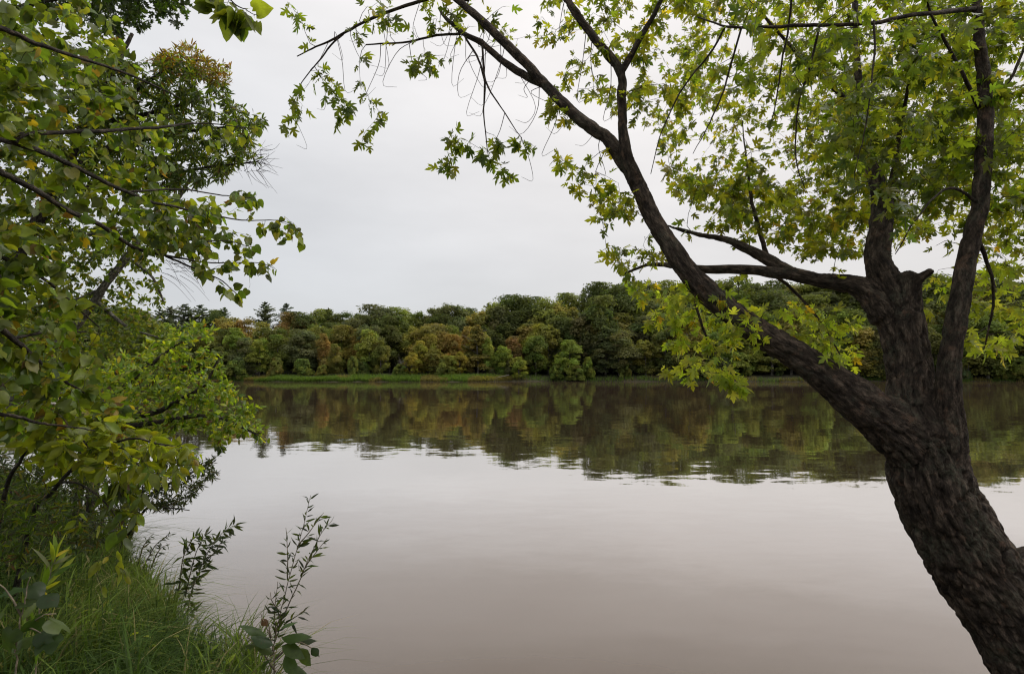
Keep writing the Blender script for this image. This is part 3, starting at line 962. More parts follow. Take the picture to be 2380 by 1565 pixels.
# ------------------------------------------------------------------ silver maple on the right
MB = P(2590, 1990, 3.0)
MB[2] = float(ground_z(np.array([MB[0]]), np.array([MB[1]]))[0]) - 0.05
maple = Plant('silver_maple', MB, 'large dark-barked maple leaning over the water from the near bank', 'tree', 'maple', 0.058, M_MAPLE, M_BARK, 21)
SK = {
    'trunk': [(2660, 2080, 3.0, 210), (2590, 1930, 3.0, 150), (2528, 1750, 3.0, 114), (2434, 1580, 3.0, 99), (2349, 1440, 3.0, 96), (2246, 1285, 3.0, 93), (2172, 1150, 3.0, 88), (2148, 1050, 3.0, 80), (2130, 985, 3.0, 64)],
    'left_limb': [(2150, 1070, 3.0, 68), (2085, 1000, 3.0, 70), (1990, 929, 3.02, 55), (1882, 846, 3.05, 43), (1735, 752, 3.1, 37), (1622, 658, 3.15, 33), (1552, 563, 3.2, 27), (1517, 508, 3.25, 24), (1485, 436, 3.3, 24), (1455, 385, 3.35, 22), (1410, 320, 3.4, 20), (1385, 305, 3.42, 20), (1330, 262, 3.5, 17), (1265, 195, 3.6, 14.5), (1240, 172, 3.65, 13)],
    'mid_stem': [(2145, 1010, 3.0, 66), (2120, 930, 3.05, 56), (2114, 868, 3.1, 54), (2100, 790, 3.15, 56), (2085, 720, 3.2, 57), (2058, 655, 3.25, 42), (2038, 600, 3.3, 34), (2046, 540, 3.35, 31), (2050, 480, 3.4, 29), (2040, 430, 3.45, 22), (2024, 385, 3.5, 18), (2010, 330, 3.55, 15), (2004, 260, 3.6, 12), (1990, 120, 3.7, 9), (1985, -120, 3.9, 6)],
    'stub': [(2088, 740, 3.18, 46), (2106, 680, 3.18, 33), (2110, 640, 3.18, 24)],
    'stub_arm': [(2112, 668, 3.16, 15), (2138, 645, 3.12, 12), (2166, 628, 3.08, 8)],
    'side_limb': [(2065, 735, 3.2, 42), (2030, 690, 3.25, 36), (1989, 664, 3.3, 28), (1940, 655, 3.36, 24), (1896, 649, 3.4, 22), (1840, 635, 3.45, 21), (1788, 605, 3.55, 17), (1729, 575, 3.6, 14), (1684, 556, 3.65, 10.5), (1625, 545, 3.7, 8), (1561, 527, 3.8, 5), (1515, 512, 3.9, 3), (1470, 490, 4.0, 1.5)],
    'right_stem': [(2180, 1090, 2.96, 60), (2200, 1020, 2.92, 46), (2202, 940, 2.9, 34), (2203, 868, 2.88, 30), (2212, 800, 2.86, 28), (2238, 650, 2.85, 26), (2264, 523, 2.86, 23), (2278, 473, 2.87, 23), (2289, 284, 2.9, 20), (2288, 200, 2.92, 18), (2276, 100, 2.95, 16), (2268, 0, 3.0, 14), (2250, -160, 3.1, 10)],
    'far_stem': [(2320, 1420, 3.0, 72), (2390, 1330, 3.05, 52), (2460, 1290, 3.1, 44), (2540, 1230, 3.15, 40), (2600, 1080, 3.2, 36), (2640, 800, 3.3, 30), (2660, 400, 3.4, 22), (2640, 0, 3.5, 14)],
    'top_limb': [(1478, 425, 3.3, 20), (1458, 365, 3.28, 16), (1447, 300, 3.27, 14), (1444, 230, 3.26, 13.5), (1443, 172, 3.25, 14), (1415, 130, 3.27, 13.5), (1380, 88, 3.3, 13), (1345, 40, 3.32, 12), (1318, 0, 3.35, 11), (1260, -90, 3.45, 8)],
}
bag = Bag()
sk_path = {}
for k, a in SK.items():
    p, r = UV(a)
    if k in ('left_limb', 'mid_stem', 'right_stem', 'side_limb', 'top_limb'): r = r * np.interp(np.arange(len(r)), [0, 1, 3], [1, .95, .84])
    path, rad = smooth_path(p, r, .03)
    sk_path[k] = (path, rad)
    bag.add(path, np.maximum(rad * .97, .006), 20)
for a, b_, c, r in ((2600, 1960, 2.6, 60), (2760, 2080, 2.7, 50), (2460, 2120, 3.4, 55), (2820, 2040, 3.3, 55)):   # root flare
    p0 = P(2570, 1890, 3.0); p1 = P(a, b_ + 40, c); p1[2] = float(ground_z(np.array([p1[0]]), np.array([p1[1]]))[0]) - .03
    bag.add(catmull([p0, (p0 + p1) / 2 + [0, 0, .03], p1], 12), np.linspace(.16, .05, 12), 14)
tmp = obj('remesh_source', bag.mesh('remesh_source', M_BARK))
md = tmp.modifiers.new('r', 'REMESH'); md.mode = 'VOXEL'; md.voxel_size = 0.0095
ms = tmp.modifiers.new('s', 'SMOOTH'); ms.factor = .5; ms.iterations = 5
ev = tmp.evaluated_get(bpy.context.evaluated_depsgraph_get())
me = ev.to_mesh()
V = np.empty(len(me.vertices) * 3, np.float32); me.vertices.foreach_get('co', V); V = V.reshape(-1, 3).astype(float)
NV = np.empty(len(me.vertices) * 3, np.float32); me.vertices.foreach_get('normal', NV); NV = NV.reshape(-1, 3).astype(float)
nl_ = np.array([p.loop_total for p in me.polygons]); LI = np.empty(len(me.loops), np.int32); me.loops.foreach_get('vertex_index', LI)
st = np.array([p.loop_start for p in me.polygons])
quads = LI[st[nl_ == 4][:, None] + np.arange(4)]
ev.to_mesh_clear()
bpy.data.objects.remove(tmp, do_unlink=True)
# nearest skeleton sample gives each vertex its place along and around its limb
SP_, SR_, SS_, SA_, SB_, SI_, ST_ = [], [], [], [], [], [], []
names = list(SK)
for i, k in enumerate(names):
    path, rad = sk_path[k]
    t_, a_, b2 = frames(path)
    s_ = np.concatenate([[0], np.cumsum(np.linalg.norm(np.diff(path, axis=0), axis=1))])
    SP_.append(path); SR_.append(rad); SS_.append(s_ + i * 3.1); SA_.append(a_); SB_.append(b2); SI_.append(np.full(len(path), i)); ST_.append(t_)
SP_ = np.vstack(SP_); SR_ = np.concatenate(SR_); SS_ = np.concatenate(SS_); SA_ = np.vstack(SA_); SB_ = np.vstack(SB_); SI_ = np.concatenate(SI_); ST_ = np.vstack(ST_)
near = np.empty(len(V), int)
for k in range(0, len(V), 8000):
    d = np.linalg.norm(V[k:k + 8000, None] - SP_[None], axis=2) - SR_[None] * .9
    near[k:k + 8000] = d.argmin(1)
q = V - SP_[near]
along = np.clip((q * ST_[near]).sum(1), -.04, .04)
ca = unit(np.stack([(q * SA_[near]).sum(1), (q * SB_[near]).sum(1)], -1))
rr = SR_[near]
barkc = np.column_stack([ca * rr[:, None], (SS_[near] + along) * .36])
w = barkc * [1, 1, 1] + (fbm(barkc * 9, 2, 3)[:, None] - .5) * .03
plates = np.abs(fbm(w * 26, 3, 4) - .5) * 2
fine = fbm(w * 70, 2, 8)
disp = (-.55 * np.exp(-(plates / .13) ** 2) + .5 * fine + .35 * plates)
amp_ = np.clip(rr / .17, .22, 1.0)
V2 = V + NV * ((disp - .28) * .034 * amp_)[:, None]
V2 += NV * ((fbm(V * 7, 2, 17) - .5) * .03 * amp_)[:, None]
fi = SI_[near[quads]]
fi = np.array([np.bincount(x_, minlength=len(names)).argmax() for x_ in fi])
pname = dict(trunk='trunk', left_limb='limb', mid_stem='limb', stub='broken_stub', stub_arm='broken_stub', side_limb='limb', right_stem='limb', far_stem='limb', top_limb='limb')
plab = dict(left_limb='long dark limb slanting up and left across the frame', mid_stem='thick lichened middle stem', right_stem='smooth dark stem rising near the right edge', side_limb='mossy side limb reaching left behind the long limb')
fi[fi == names.index('stub_arm')] = names.index('stub')
for i, k in enumerate(names):
    Q = quads[fi == i]
    if not len(Q): continue
    us, inv = np.unique(Q, return_inverse=True)
    o = obj(pname[k], mesh_np(pname[k], V2[us] - MB, inv.reshape(-1, 4), M_BARK, bark=barkc[us], smooth=True), maple.root)
    if k in plab: o['label'] = plab[k]
for k in names:
    if k in ('trunk', 'stub', 'stub_arm'): continue
    path, rad = sk_path[k]
    maple.nodes(path[len(path) // 4:], rad[len(path) // 4:])


def mb(pts, name='branch', sides=9):
    p, r = UV(pts)
    return maple.branch(name, p, r, sides, .18)


mb([(1262, 193, 3.6, 12), (1225, 150, 3.62, 11), (1180, 108, 3.66, 10.5), (1120, 50, 3.72, 9.5), (1065, 0, 3.8, 8), (1010, -50, 3.9, 6)])
mb([(1262, 195, 3.62, 10), (1215, 172, 3.66, 9), (1165, 138, 3.7, 7.5), (1120, 100, 3.74, 7), (1078, 76, 3.78, 5.5), (1040, 45, 3.82, 4.5), (1020, 20, 3.9, 3)])
mb([(1444, 165, 3.25, 9), (1460, 140, 3.23, 7.5), (1492, 82, 3.2, 6.5), (1530, 14, 3.15, 5.5), (1560, -60, 3.1, 4)])
mb([(1090, 0, 3.8, 4.5), (1040, -14, 3.85, 4), (974, 4, 3.9, 4), (873, 41, 4.0, 3.4), (797, 79, 4.1, 2.8), (742, 107, 4.18, 2), (690, 131, 4.25, 1.2)])
mb([(797, 79, 4.1, 2.4), (770, 103, 4.12, 2), (743, 139, 4.15, 1.6), (709, 180, 4.2, 1.2), (671, 240, 4.25, .8)])
mb([(1080, 77, 3.78, 3.2), (1010, 84, 3.8, 2.8), (939, 99, 3.85, 2.2), (850, 104, 3.9, 1.6)])
mb([(1078, 79, 3.78, 2.6), (1113, 145, 3.7, 2.4), (1128, 200, 3.7, 2.2), (1124, 262, 3.7, 1.7), (1135, 365, 3.7, 1.0)])
mb([(1122, 107, 3.7, 2.6), (1130, 190, 3.68, 2.2), (1165, 250, 3.66, 1.5), (1210, 318, 3.66, .9)])
mb([(1838, 637, 3.45, 15), (1784, 633, 3.5, 13), (1729, 625, 3.55, 11.5), (1625, 625, 3.6, 9.5), (1561, 616, 3.65, 6.5), (1506, 614, 3.7, 4), (1440, 640, 3.8, 2)])
mb([(1788, 605, 3.55, 6), (1768, 545, 3.6, 5), (1748, 470, 3.65, 4), (1735, 380, 3.75, 2.4), (1725, 280, 3.8, 1)])
mb([(2276, 250, 2.88, 5), (2234, 167, 2.8, 4), (2190, 85, 2.75, 3.2), (2162, 19, 2.7, 2.6), (2155, -60, 2.6, 2)])
mb([(2270, 20, 3.0, 6), (2159, 27, 2.7, 5), (2032, 47, 2.6, 4.5), (1906, 54, 2.6, 4.2), (1799, 58, 2.6, 3.6), (1688, 58, 2.65, 2.6), (1620, 40, 2.7, 1.5)])
mb([(2060, 470, 3.38, 12), (2078, 410, 3.4, 9), (2082, 350, 3.4, 6), (2100, 250, 3.3, 4), (2130, 120, 3.2, 3)])
mb([(1595, 625, 3.6, 4), (1612, 690, 3.5, 3.5), (1640, 780, 3.45, 2.6), (1680, 850, 3.4, 1.6)])
mb([(1800, 640, 3.5, 4), (1860, 690, 3.5, 3.2), (1915, 760, 3.5, 2.4), (1955, 830, 3.5, 1.4)])
mb([(2264, 540, 2.86, 6), (2300, 620, 2.9, 4), (2310, 700, 2.95, 3), (2290, 800, 3.0, 1.8)])
mb([(2005, 270, 3.6, 7), (1930, 200, 3.5, 5), (1860, 130, 3.4, 4), (1760, 20, 3.3, 3)])
mb([(2290, 260, 2.9, 5), (2350, 180, 2.9, 3.4), (2400, 60, 2.9, 2)])

for a in ([(1685, 60, 2.65, 2.6), (1654, 120, 2.7, 2.2), (1610, 177, 2.75, 2), (1572, 234, 2.8, 1.8), (1537, 309, 2.85, 1.3), (1512, 404, 2.9, .8)],
          [(1723, 63, 2.62, 2.6), (1689, 186, 2.7, 2.2), (1657, 268, 2.75, 1.8), (1641, 303, 2.8, 1.4), (1610, 357, 2.85, .8)],
          [(1906, 57, 2.6, 2.8), (1878, 177, 2.65, 2.4), (1859, 240, 2.7, 2), (1849, 347, 2.7, 1.6), (1856, 401, 2.7, 1.2), (1870, 439, 2.7, .8)],
          [(1845, -60, 2.6, 3), (1830, 82, 2.7, 2.4), (1808, 196, 2.8, 1.8), (1790, 300, 2.85, 1)],
          [(2032, 47, 2.6, 2.6), (2030, 160, 2.55, 2), (2010, 300, 2.5, 1.4), (1985, 400, 2.5, .8)],
          [(2270, 470, 2.86, 4), (2200, 440, 2.75, 3), (2120, 520, 2.7, 2), (2080, 590, 2.7, 1)]):
    mb(a, 'branch', 6)

n_skel = maple.n
maple_regions = [
    ([(2080, 0), (2650, 0), (2650, 540), (2300, 560), (2200, 520), (2080, 300)], 190, (2.8, 5.2), 'maple_near', 11),
    ([(1760, 150), (2250, 150), (2250, 520), (2000, 560), (1850, 480)], 150, (4.2, 6.5), 'maple', 12),
    ([(1540, 430), (1620, 390), (1800, 420), (1990, 480), (1980, 600), (1850, 590), (1700, 530)], 100, (3.5, 5.4), 'maple', 10),
    ([(1850, 60), (2320, 60), (2320, 430), (2150, 470), (1930, 430)], 170, (2.8, 4.8), 'maple_near', 11),
    ([(1480, -250), (2650, -250), (2650, 620), (2290, 620), (2230, 560), (2110, 600), (2000, 600), (1930, 600), (1850, 610), (1740, 560), (1640, 520), (1560, 430), (1500, 300), (1470, 120)], 900, (3.1, 6.6), 'maple', 13),
    ([(1490, -250), (2650, -250), (2650, 520), (2290, 560), (2100, 560), (1900, 520), (1700, 500), (1560, 400), (1490, 250)], 330, (5.0, 7.6), 'maple', 14),
    ([(1700, -250), (2650, -250), (2650, 560), (2400, 560), (2280, 440), (2180, 470), (2100, 560), (2000, 440), (1850, 330), (1700, 140)], 170, (2.3, 3.3), 'maple_near', 9),
    ([(1240, -200), (1480, -200), (1480, 320), (1400, 250), (1330, 210), (1260, 130)], 90, (3.2, 4.4), 'maple', 8),
    ([(1200, -200), (900, -200), (840, 40), (900, 90), (1050, 60), (1240, 120)], 34, (3.6, 4.4), 'maple', 8),
    ([(1285, 365), (1400, 400), (1470, 430), (1490, 520), (1400, 515), (1330, 450)], 26, (3.2, 4.0), 'maple', 8),
    ([(1225, 200), (1290, 230), (1330, 290), (1300, 320), (1240, 260)], 9, (3.4, 3.8), 'maple', 5),
    ([(1400, 570), (1520, 540), (1560, 640), (1480, 650), (1390, 640)], 18, (3.3, 4.0), 'maple', 6),
    ([(1460, 650), (1560, 650), (1700, 700), (1850, 700), (1985, 680), (1995, 860), (1930, 850), (1850, 760), (1720, 820), (1720, 890), (1600, 870), (1540, 800)], 100, (2.9, 4.4), 'maple_lime', 8),
    ([(2240, 600), (2420, 580), (2420, 760), (2300, 850), (2240, 820), (2230, 700)], 42, (2.8, 3.8), 'maple_lime', 6),
    ([(2150, 620), (2200, 620), (2190, 720), (2150, 740)], 7, (3.2, 3.8), 'maple_lime', 5),
    ([(1300, -900), (2700, -900), (2700, -250), (1300, -250)], 80, (2.6, 5.5), 'maple', 7),
]
for poly, n_, dep, pal, m_ in maple_regions:
    maple.cluster(sample_poly(poly, n_, dep, maple.g), pal, m_, .25, .7)
tips = [(752, 165), (772, 190), (768, 212), (798, 238), (800, 262), (782, 276), (836, 178), (846, 208), (858, 232), (880, 262), (842, 322), (855, 330), (690, 228), (702, 244), (668, 296), (716, 196),
        (985, 128), (1000, 158), (950, 152), (1040, 135), (905, 40), (880, 50), (842, 88), (962, 62), (1000, 50), (690, 30), (700, 48), (676, 12), (1050, 316), (1074, 326), (1046, 368), (1058, 392), (1030, 386),
        (1152, 318), (1166, 338), (1138, 358), (1164, 388), (1178, 408), (1212, 330), (1236, 336), (1126, 345), (1050, 20), (1096, 62), (1134, 44), (1585, 868), (1600, 880), (1680, 868), (1700, 885), (1722, 893), (1550, 850)]
tp = np.array([P(a, b_, 4.05 if a < 900 else (3.75 if a < 1300 else 3.4)) for a, b_ in tips])
lime = np.array([a > 1300 for a, _ in tips])
maple.cluster(tp[~lime], 'maple_near', 7, .3, .8, size=.07)
maple.cluster(tp[lime], 'maple_lime', 7, .3, .8, size=.066)
# bare drooping twigs with upturned ends
g = maple.g
N = maple.N[:n_skel]; u_, v_, d_ = project(N)
cand = np.where((u_ > 660) & (u_ < 1420) & (v_ < 380))[0]
for j in g.choice(cand, 48):
    L = g.uniform(.15, .5); a = g.uniform(-1, 1) * .35
    p0 = N[j]; dn = unit(np.array([a + g.normal(0, .25), g.normal(0, .3), -1.0]))
    p1 = p0 + dn * L * .4 + g.normal(0, .04, 3); p2 = p0 + dn * L * .85
    p3 = p2 + np.array([np.sign(g.normal()) * .09, g.normal(0, .04), g.uniform(-.01, .05)]) * (.5 + L)
    pth = catmull([p0, p1, p2, p3], 12)
    maple.twigs.add(pth, np.linspace(.0026, .0009, 12), 4)
maple.finish()
# ------------------------------------------------------------------ trees and shrubs of the near bank, left
def on_ground(x, y, dz=-.05):
    return np.array([x, y, float(ground_z(np.array([x]), np.array([y]))[0]) + dz])


def pb(pl, pts, name='branch', sides=9, rough=.15, mat=None, attach=True):
    p, r = UV(pts)
    return pl.branch(name, p, r, sides, rough, attach, mat)


# oak high up behind
b0 = on_ground(-9.6, 7.6)
oak = Plant('oak_tree', b0, 'dark oak whose lobed foliage fills the top left corner', 'tree', 'oak', 0.12, M_SMALL, M_BARK2, 41)
oak.branch('trunk', [b0, b0 + [.1, 0, 2.5], b0 + [.3, .1, 5], b0 + [.5, .2, 8], b0 + [.7, .2, 11]], [.24, .19, .16, .12, .06], 14)
for a in ([(-330, 300, 7.8, 14), (-150, 120, 7.7, 9), (60, 10, 7.6, 6), (220, -10, 7.6, 3)], [(-300, 100, 7.8, 12), (-60, -120, 7.7, 8), (200, -90, 7.6, 5), (380, -10, 7.6, 2)], [(-280, -100, 7.8, 10), (0, -300, 7.7, 6), (300, -260, 7.6, 3)]):
    pb(oak, a)
oak.cluster(sample_poly([(60, -350), (450, -300), (438, 30), (405, 48), (372, 22), (335, 62), (280, 96), (215, 60), (100, 40)], 650, (6.9, 8.6), oak.g), 'oak', 9, .1, .2)
oak.finish()

# narrow-leaved tree with the russet crown edge
b0 = on_ground(-8.8, 8.6)
nar = Plant('cherry_tree', b0, 'narrow-leaved tree with russet-tinged crown edge against the sky', 'tree', 'lan', 0.135, M_SMALL, M_BARK2, 42)
nar.branch('trunk', [b0, b0 + [.3, .2, 2], b0 + [.9, .5, 4], b0 + [1.6, .8, 6], b0 + [2.2, 1.0, 7.8]], [.15, .12, .10, .07, .03], 12)
for a in ([(150, 400, 9.2, 10), (260, 340, 9.3, 7), (400, 310, 9.5, 4), (560, 290, 9.6, 2)], [(170, 330, 9.3, 9), (300, 220, 9.4, 6), (420, 150, 9.5, 3), (500, 140, 9.6, 1.5)],
          [(140, 450, 9.2, 8), (300, 420, 9.4, 5), (480, 390, 9.5, 3), (600, 375, 9.6, 1.6)], [(180, 300, 9.3, 7), (320, 270, 9.4, 5), (470, 230, 9.5, 2.5)]):
    pb(nar, a)
g = nar.g
nar.cluster(sample_poly([(230, 120), (330, 140), (420, 130), (520, 190), (542, 240), (600, 262), (636, 285), (596, 300), (585, 330), (600, 360), (560, 385), (500, 420), (430, 440), (300, 440), (180, 400), (180, 200)], 1150, (8.7, 10.6), g), 'narrow', 11, .15, .7)
nar.cluster(sample_poly([(330, 130), (380, 115), (430, 95), (500, 140), (540, 152), (536, 200), (400, 180)], 200, (9.0, 10.2), g), 'russet', 8, .1, .1, size=.10)
for k in range(46):        # bare brushy ends
    p0 = P(g.uniform(560, 615), g.uniform(350, 400), 9.6); e = p0 + np.array([g.uniform(.08, .32), g.normal(0, .15), g.normal(.0, .16)])
    nar.twigs.add(catmull([p0, (p0 + e) / 2 + g.normal(0, .03, 3), e], 6), np.linspace(.005, .0018, 6), 3)
nar.finish()

# leaning ash with the pale trunk and airy light foliage
b0 = on_ground(-8.9, 9.4)
ash = Plant('ash_tree', b0, 'leaning ash with pale lichened trunk and airy yellow-green leaves', 'tree', 'ell', 0.092, M_SMALL, M_BARK3, 43)
pt, pr_ = UV([(214, 711, 9.8, 9), (240, 671, 9.8, 8.5), (290, 606, 9.9, 8), (334, 551, 10, 7.5), (377, 507, 10, 6.5), (420, 450, 10.1, 4.5), (450, 400, 10.2, 3)])
ash.branch('trunk', np.vstack([[b0, b0 + [.5, .25, 1.6]], pt]), np.concatenate([[.12, .095], pr_]), 12, .15)
for a in ([(330, 556, 10, 4), (250, 540, 10, 3), (120, 560, 10.2, 2), (-40, 600, 10.4, 1)], [(300, 600, 9.9, 4), (350, 640, 9.8, 3), (380, 700, 9.8, 2)], [(240, 671, 9.8, 5), (160, 700, 9.8, 3.5), (40, 720, 9.9, 2)], [(225, 700, 9.8, 5), (300, 760, 9.8, 3), (390, 790, 9.8, 1.5)]):
    pb(ash, a)
g = ash.g
ash.cluster(sample_poly([(-160, 470), (100, 480), (200, 500), (300, 560), (360, 580), (385, 660), (375, 740), (425, 770), (400, 830), (250, 860), (-160, 880)], 1300, (9.2, 11.4), g), 'ash', 9, .15, .4)
ash.cluster(sample_poly([(-160, -60), (230, -60), (330, 300), (330, 600), (-160, 620)], 650, (7.6, 10), g), 'ash', 9, .15, .4)
ash.cluster(sample_poly([(-160, 60), (100, 60), (220, 200), (260, 460), (-160, 480)], 520, (8.6, 10.4), g), 'ash', 9, .15, .4)
ash.cluster(sample_poly([(280, 430), (420, 440), (400, 500), (300, 540)], 90, (9.6, 10.6), g), 'ash', 7, .15, .4)
for k in range(26):        # thin bare drooping sprays
    p0 = P(g.uniform(370, 440), g.uniform(570, 640), 9.9); e = p0 + np.array([g.uniform(.2, .6), g.normal(0, .1), -g.uniform(.1, .5)])
    ash.twigs.add(catmull([p0, (p0 + e) / 2 + [0, 0, .06], e], 8), np.linspace(.005, .0018, 8), 3)
ash.finish()

# bright leafy shrub over the water
b0 = on_ground(-5.7, 7.5)
shr = Plant('leafy_shrub', b0, 'bright green leafy shrub leaning over the water', 'shrub', 'ell', 0.082, M_SMALL, M_BARK2, 44)
for a in ([(260, 1010, 7.2, 9), (380, 950, 7.0, 6), (470, 900, 6.9, 4), (510, 830, 6.9, 2)], [(240, 1030, 7.2, 9), (380, 980, 7.0, 6), (500, 970, 6.8, 4), (600, 1010, 6.7, 2)], [(200, 1040, 7.2, 9), (260, 930, 7.2, 6), (350, 850, 7.2, 4), (440, 780, 7.1, 2)],
          [(190, 1040, 7.2, 9), (150, 940, 7.4, 6), (120, 860, 7.5, 3), (160, 800, 7.6, 2)]):
    p, r = UV(a)
    shr.branch('stem', np.vstack([[b0 + rng.normal(0, .08, 3) * [1, 1, 0]], p]), np.concatenate([[.06], r]), 8, .15)
g = shr.g
shr.cluster(sample_poly([(340, 800), (400, 765), (470, 745), (498, 800), (515, 870), (540, 900), (575, 930), (590, 960), (605, 1005), (615, 1025), (540, 1015), (510, 1035), (470, 1000), (330, 1010), (180, 980), (150, 900), (260, 850)], 500, (6.4, 8.0), g), 'bright', 9, .05, .15, up=.9)
shr.cluster(sample_poly([(-160, 800), (300, 820), (330, 1000), (100, 1040), (-160, 1000)], 380, (7.0, 8.6), g), 'bright', 9, .05, .15, up=.9)
shr.cluster(np.array([P(a, b_, 6.8) for a, b_ in ((500, 1030), (515, 1045), (380, 1050), (440, 1045), (545, 940), (575, 1000), (590, 945))]), 'narrow', 6, .2, .8)
shr.cluster(np.array([P(a, b_, g.uniform(6.4, 7.2)) for a, b_ in ((520, 872), (545, 902), (602, 942), (585, 925), (604, 1016), (626, 1032), (612, 992), (502, 752), (482, 738), (440, 750), (516, 800), (532, 848), (410, 758), (470, 728), (565, 960), (556, 1018), (530, 1035))]), 'bright', 4, .0, -.1, up=.9)
shr.finish()

# basswood reaching in from outside the left edge
b0 = on_ground(-3.9, 2.0)
bas = Plant('basswood_tree', b0, 'basswood with big heart-shaped leaves reaching in from the left edge', 'tree', 'heart', 0.068, M_BASS, M_BARK2, 45)
bas.branch('trunk', [b0, b0 + [.05, .05, 1.0], b0 + [0, .15, 2.4], b0 + [-.05, .3, 4.2], b0 + [.05, .5, 6.5]], [.22, .17, .15, .12, .06], 16, .1)
tz = lambda z: b0 + np.array([0, .15, z])
LB = [
    (2.35, [(-120, 300, 2.9, 13), (0, 321, 3.1, 11), (84, 344, 3.3, 10), (150, 374, 3.5, 9), (200, 401, 3.6, 8), (260, 431, 3.8, 7), (334, 461, 4.1, 6), (384, 476, 4.3, 5), (468, 494, 4.7, 3.5), (568, 511, 5.1, 2.2), (660, 512, 5.5, 1.4), (705, 545, 5.6, .8)]),
    (2.2, [(-120, 360, 2.9, 13), (0, 398, 3.1, 12), (100, 451, 3.3, 10), (160, 488, 3.5, 9), (234, 524, 3.8, 8), (301, 567, 4.1, 7), (341, 584, 4.3, 5.5), (434, 601, 4.7, 3.5), (501, 611, 5.0, 2.4), (601, 612, 5.3, 1.5), (640, 624, 5.4, .8)]),
    (2.9, [(-140, 40, 2.8, 12), (0, 70, 3.0, 10), (84, 107, 3.1, 8), (187, 137, 3.3, 6), (314, 180, 3.6, 4), (420, 230, 3.9, 2)]),
    (3.3, [(-160, -160, 2.8, 11), (40, -160, 2.7, 8), (300, -120, 2.7, 5), (480, -40, 2.7, 3), (560, 10, 2.7, 2), (600, 40, 2.7, 1)]),
    (1.2, [(-130, 720, 2.9, 13), (0, 771, 3.1, 11), (67, 825, 3.3, 9), (110, 858, 3.5, 7), (160, 892, 3.7, 5), (230, 930, 3.9, 2.5)]),
    (1.0, [(-130, 900, 2.8, 10), (0, 955, 3.0, 8), (67, 972, 3.1, 6), (134, 988, 3.2, 4), (220, 1000, 3.4, 2)]),
    (1.7, [(-130, 600, 3.0, 10), (0, 600, 3.3, 8), (90, 640, 3.6, 6), (170, 700, 3.9, 4), (230, 760, 4.1, 2)]),
]
for z, a in LB:
    p, r = UV(a)
    bas.branch('branch', np.vstack([[tz(z)], p]), np.concatenate([[.035], r * .62]), 9, .12)
for a in ([(33, 329, 3.15, 6), (60, 312, 3.2, 5.5), (134, 306, 3.4, 5), (267, 299, 3.7, 4), (384, 291, 4.0, 3), (468, 284, 4.3, 1.6), (590, 300, 4.5, .8)],
          [(384, 594, 4.5, 2.5), (450, 622, 4.7, 2), (510, 650, 4.8, 1.4), (552, 685, 4.9, .8)], [(33, 785, 3.2, 4), (117, 771, 3.5, 3), (200, 771, 3.7, 1.5)], [(300, 445, 3.95, 3), (420, 440, 4.4, 2), (520, 455, 4.7, 1.3), (590, 460, 4.9, .8)],
          [(340, 584, 4.3, 3), (430, 570, 4.6, 2), (520, 560, 4.9, 1.3), (590, 575, 5.1, .8)]):
    pb(bas, a, sides=7)
g = bas.g
dep = lambda u, v: 3.45 + np.clip(u, -300, 800) * .0031
bas.cluster(sample_poly([(-350, -200), (200, -200), (270, 60), (320, 200), (400, 270), (440, 330), (360, 420), (340, 560), (250, 570), (120, 600), (-350, 660)], 560, dep, g), 'bass', 5, .15, .75, spread=.8)
bas.cluster(sample_poly([(-1000, -200), (-350, -200), (-350, 950), (-1000, 950)], 170, (2.5, 3.7), g), 'bass', 5, .15, .75, spread=.8)
bas.cluster(sample_poly([(330, 420), (420, 450), (480, 470), (560, 490), (500, 560), (480, 610), (420, 620), (330, 590)], 130, dep, g), 'bass', 3.4, .15, .9, spread=.8)
bas.cluster(sample_poly([(430, 270), (600, 290), (610, 330), (540, 370), (440, 350)], 12, dep, g), 'bass', 3, .15, .9, spread=.8)
bas.cluster(sample_poly([(-350, 580), (120, 600), (170, 660), (200, 780), (240, 900), (300, 960), (230, 1010), (100, 1000), (-350, 1060)], 430, dep, g), 'bass', 5, .15, .75, spread=.8)
bas.cluster(sample_poly([(440, 450), (600, 445), (700, 530), (690, 565), (560, 580), (640, 620), (555, 690), (440, 600)], 42, lambda u, v: 2.75 + u * .0043 + 0 * v, g), 'bass', 4, .15, .9, spread=.8)
tp = [(597, 448), (575, 462), (560, 440), (540, 470), (592, 462), (700, 545), (690, 528), (672, 525), (655, 535), (705, 560), (640, 520), (610, 515), (620, 610), (600, 622), (640, 624), (575, 620), (560, 600), (585, 570), (560, 575), (540, 560), (552, 688), (535, 668), (520, 675), (505, 650), (480, 640), (520, 610), (470, 600), (480, 560), (520, 530), (500, 500), (450, 520),
      (490, 5), (512, 8), (540, 30), (556, 45), (548, 20), (530, 5), (590, 38), (575, 20)]
bas.cluster(np.array([P(a, b_, 2.75 + a * .0043 if b_ > 60 else 2.7) for a, b_ in tp]), 'bass', 3.0, .1, .9, spread=.8, size=.078)
bas.finish()

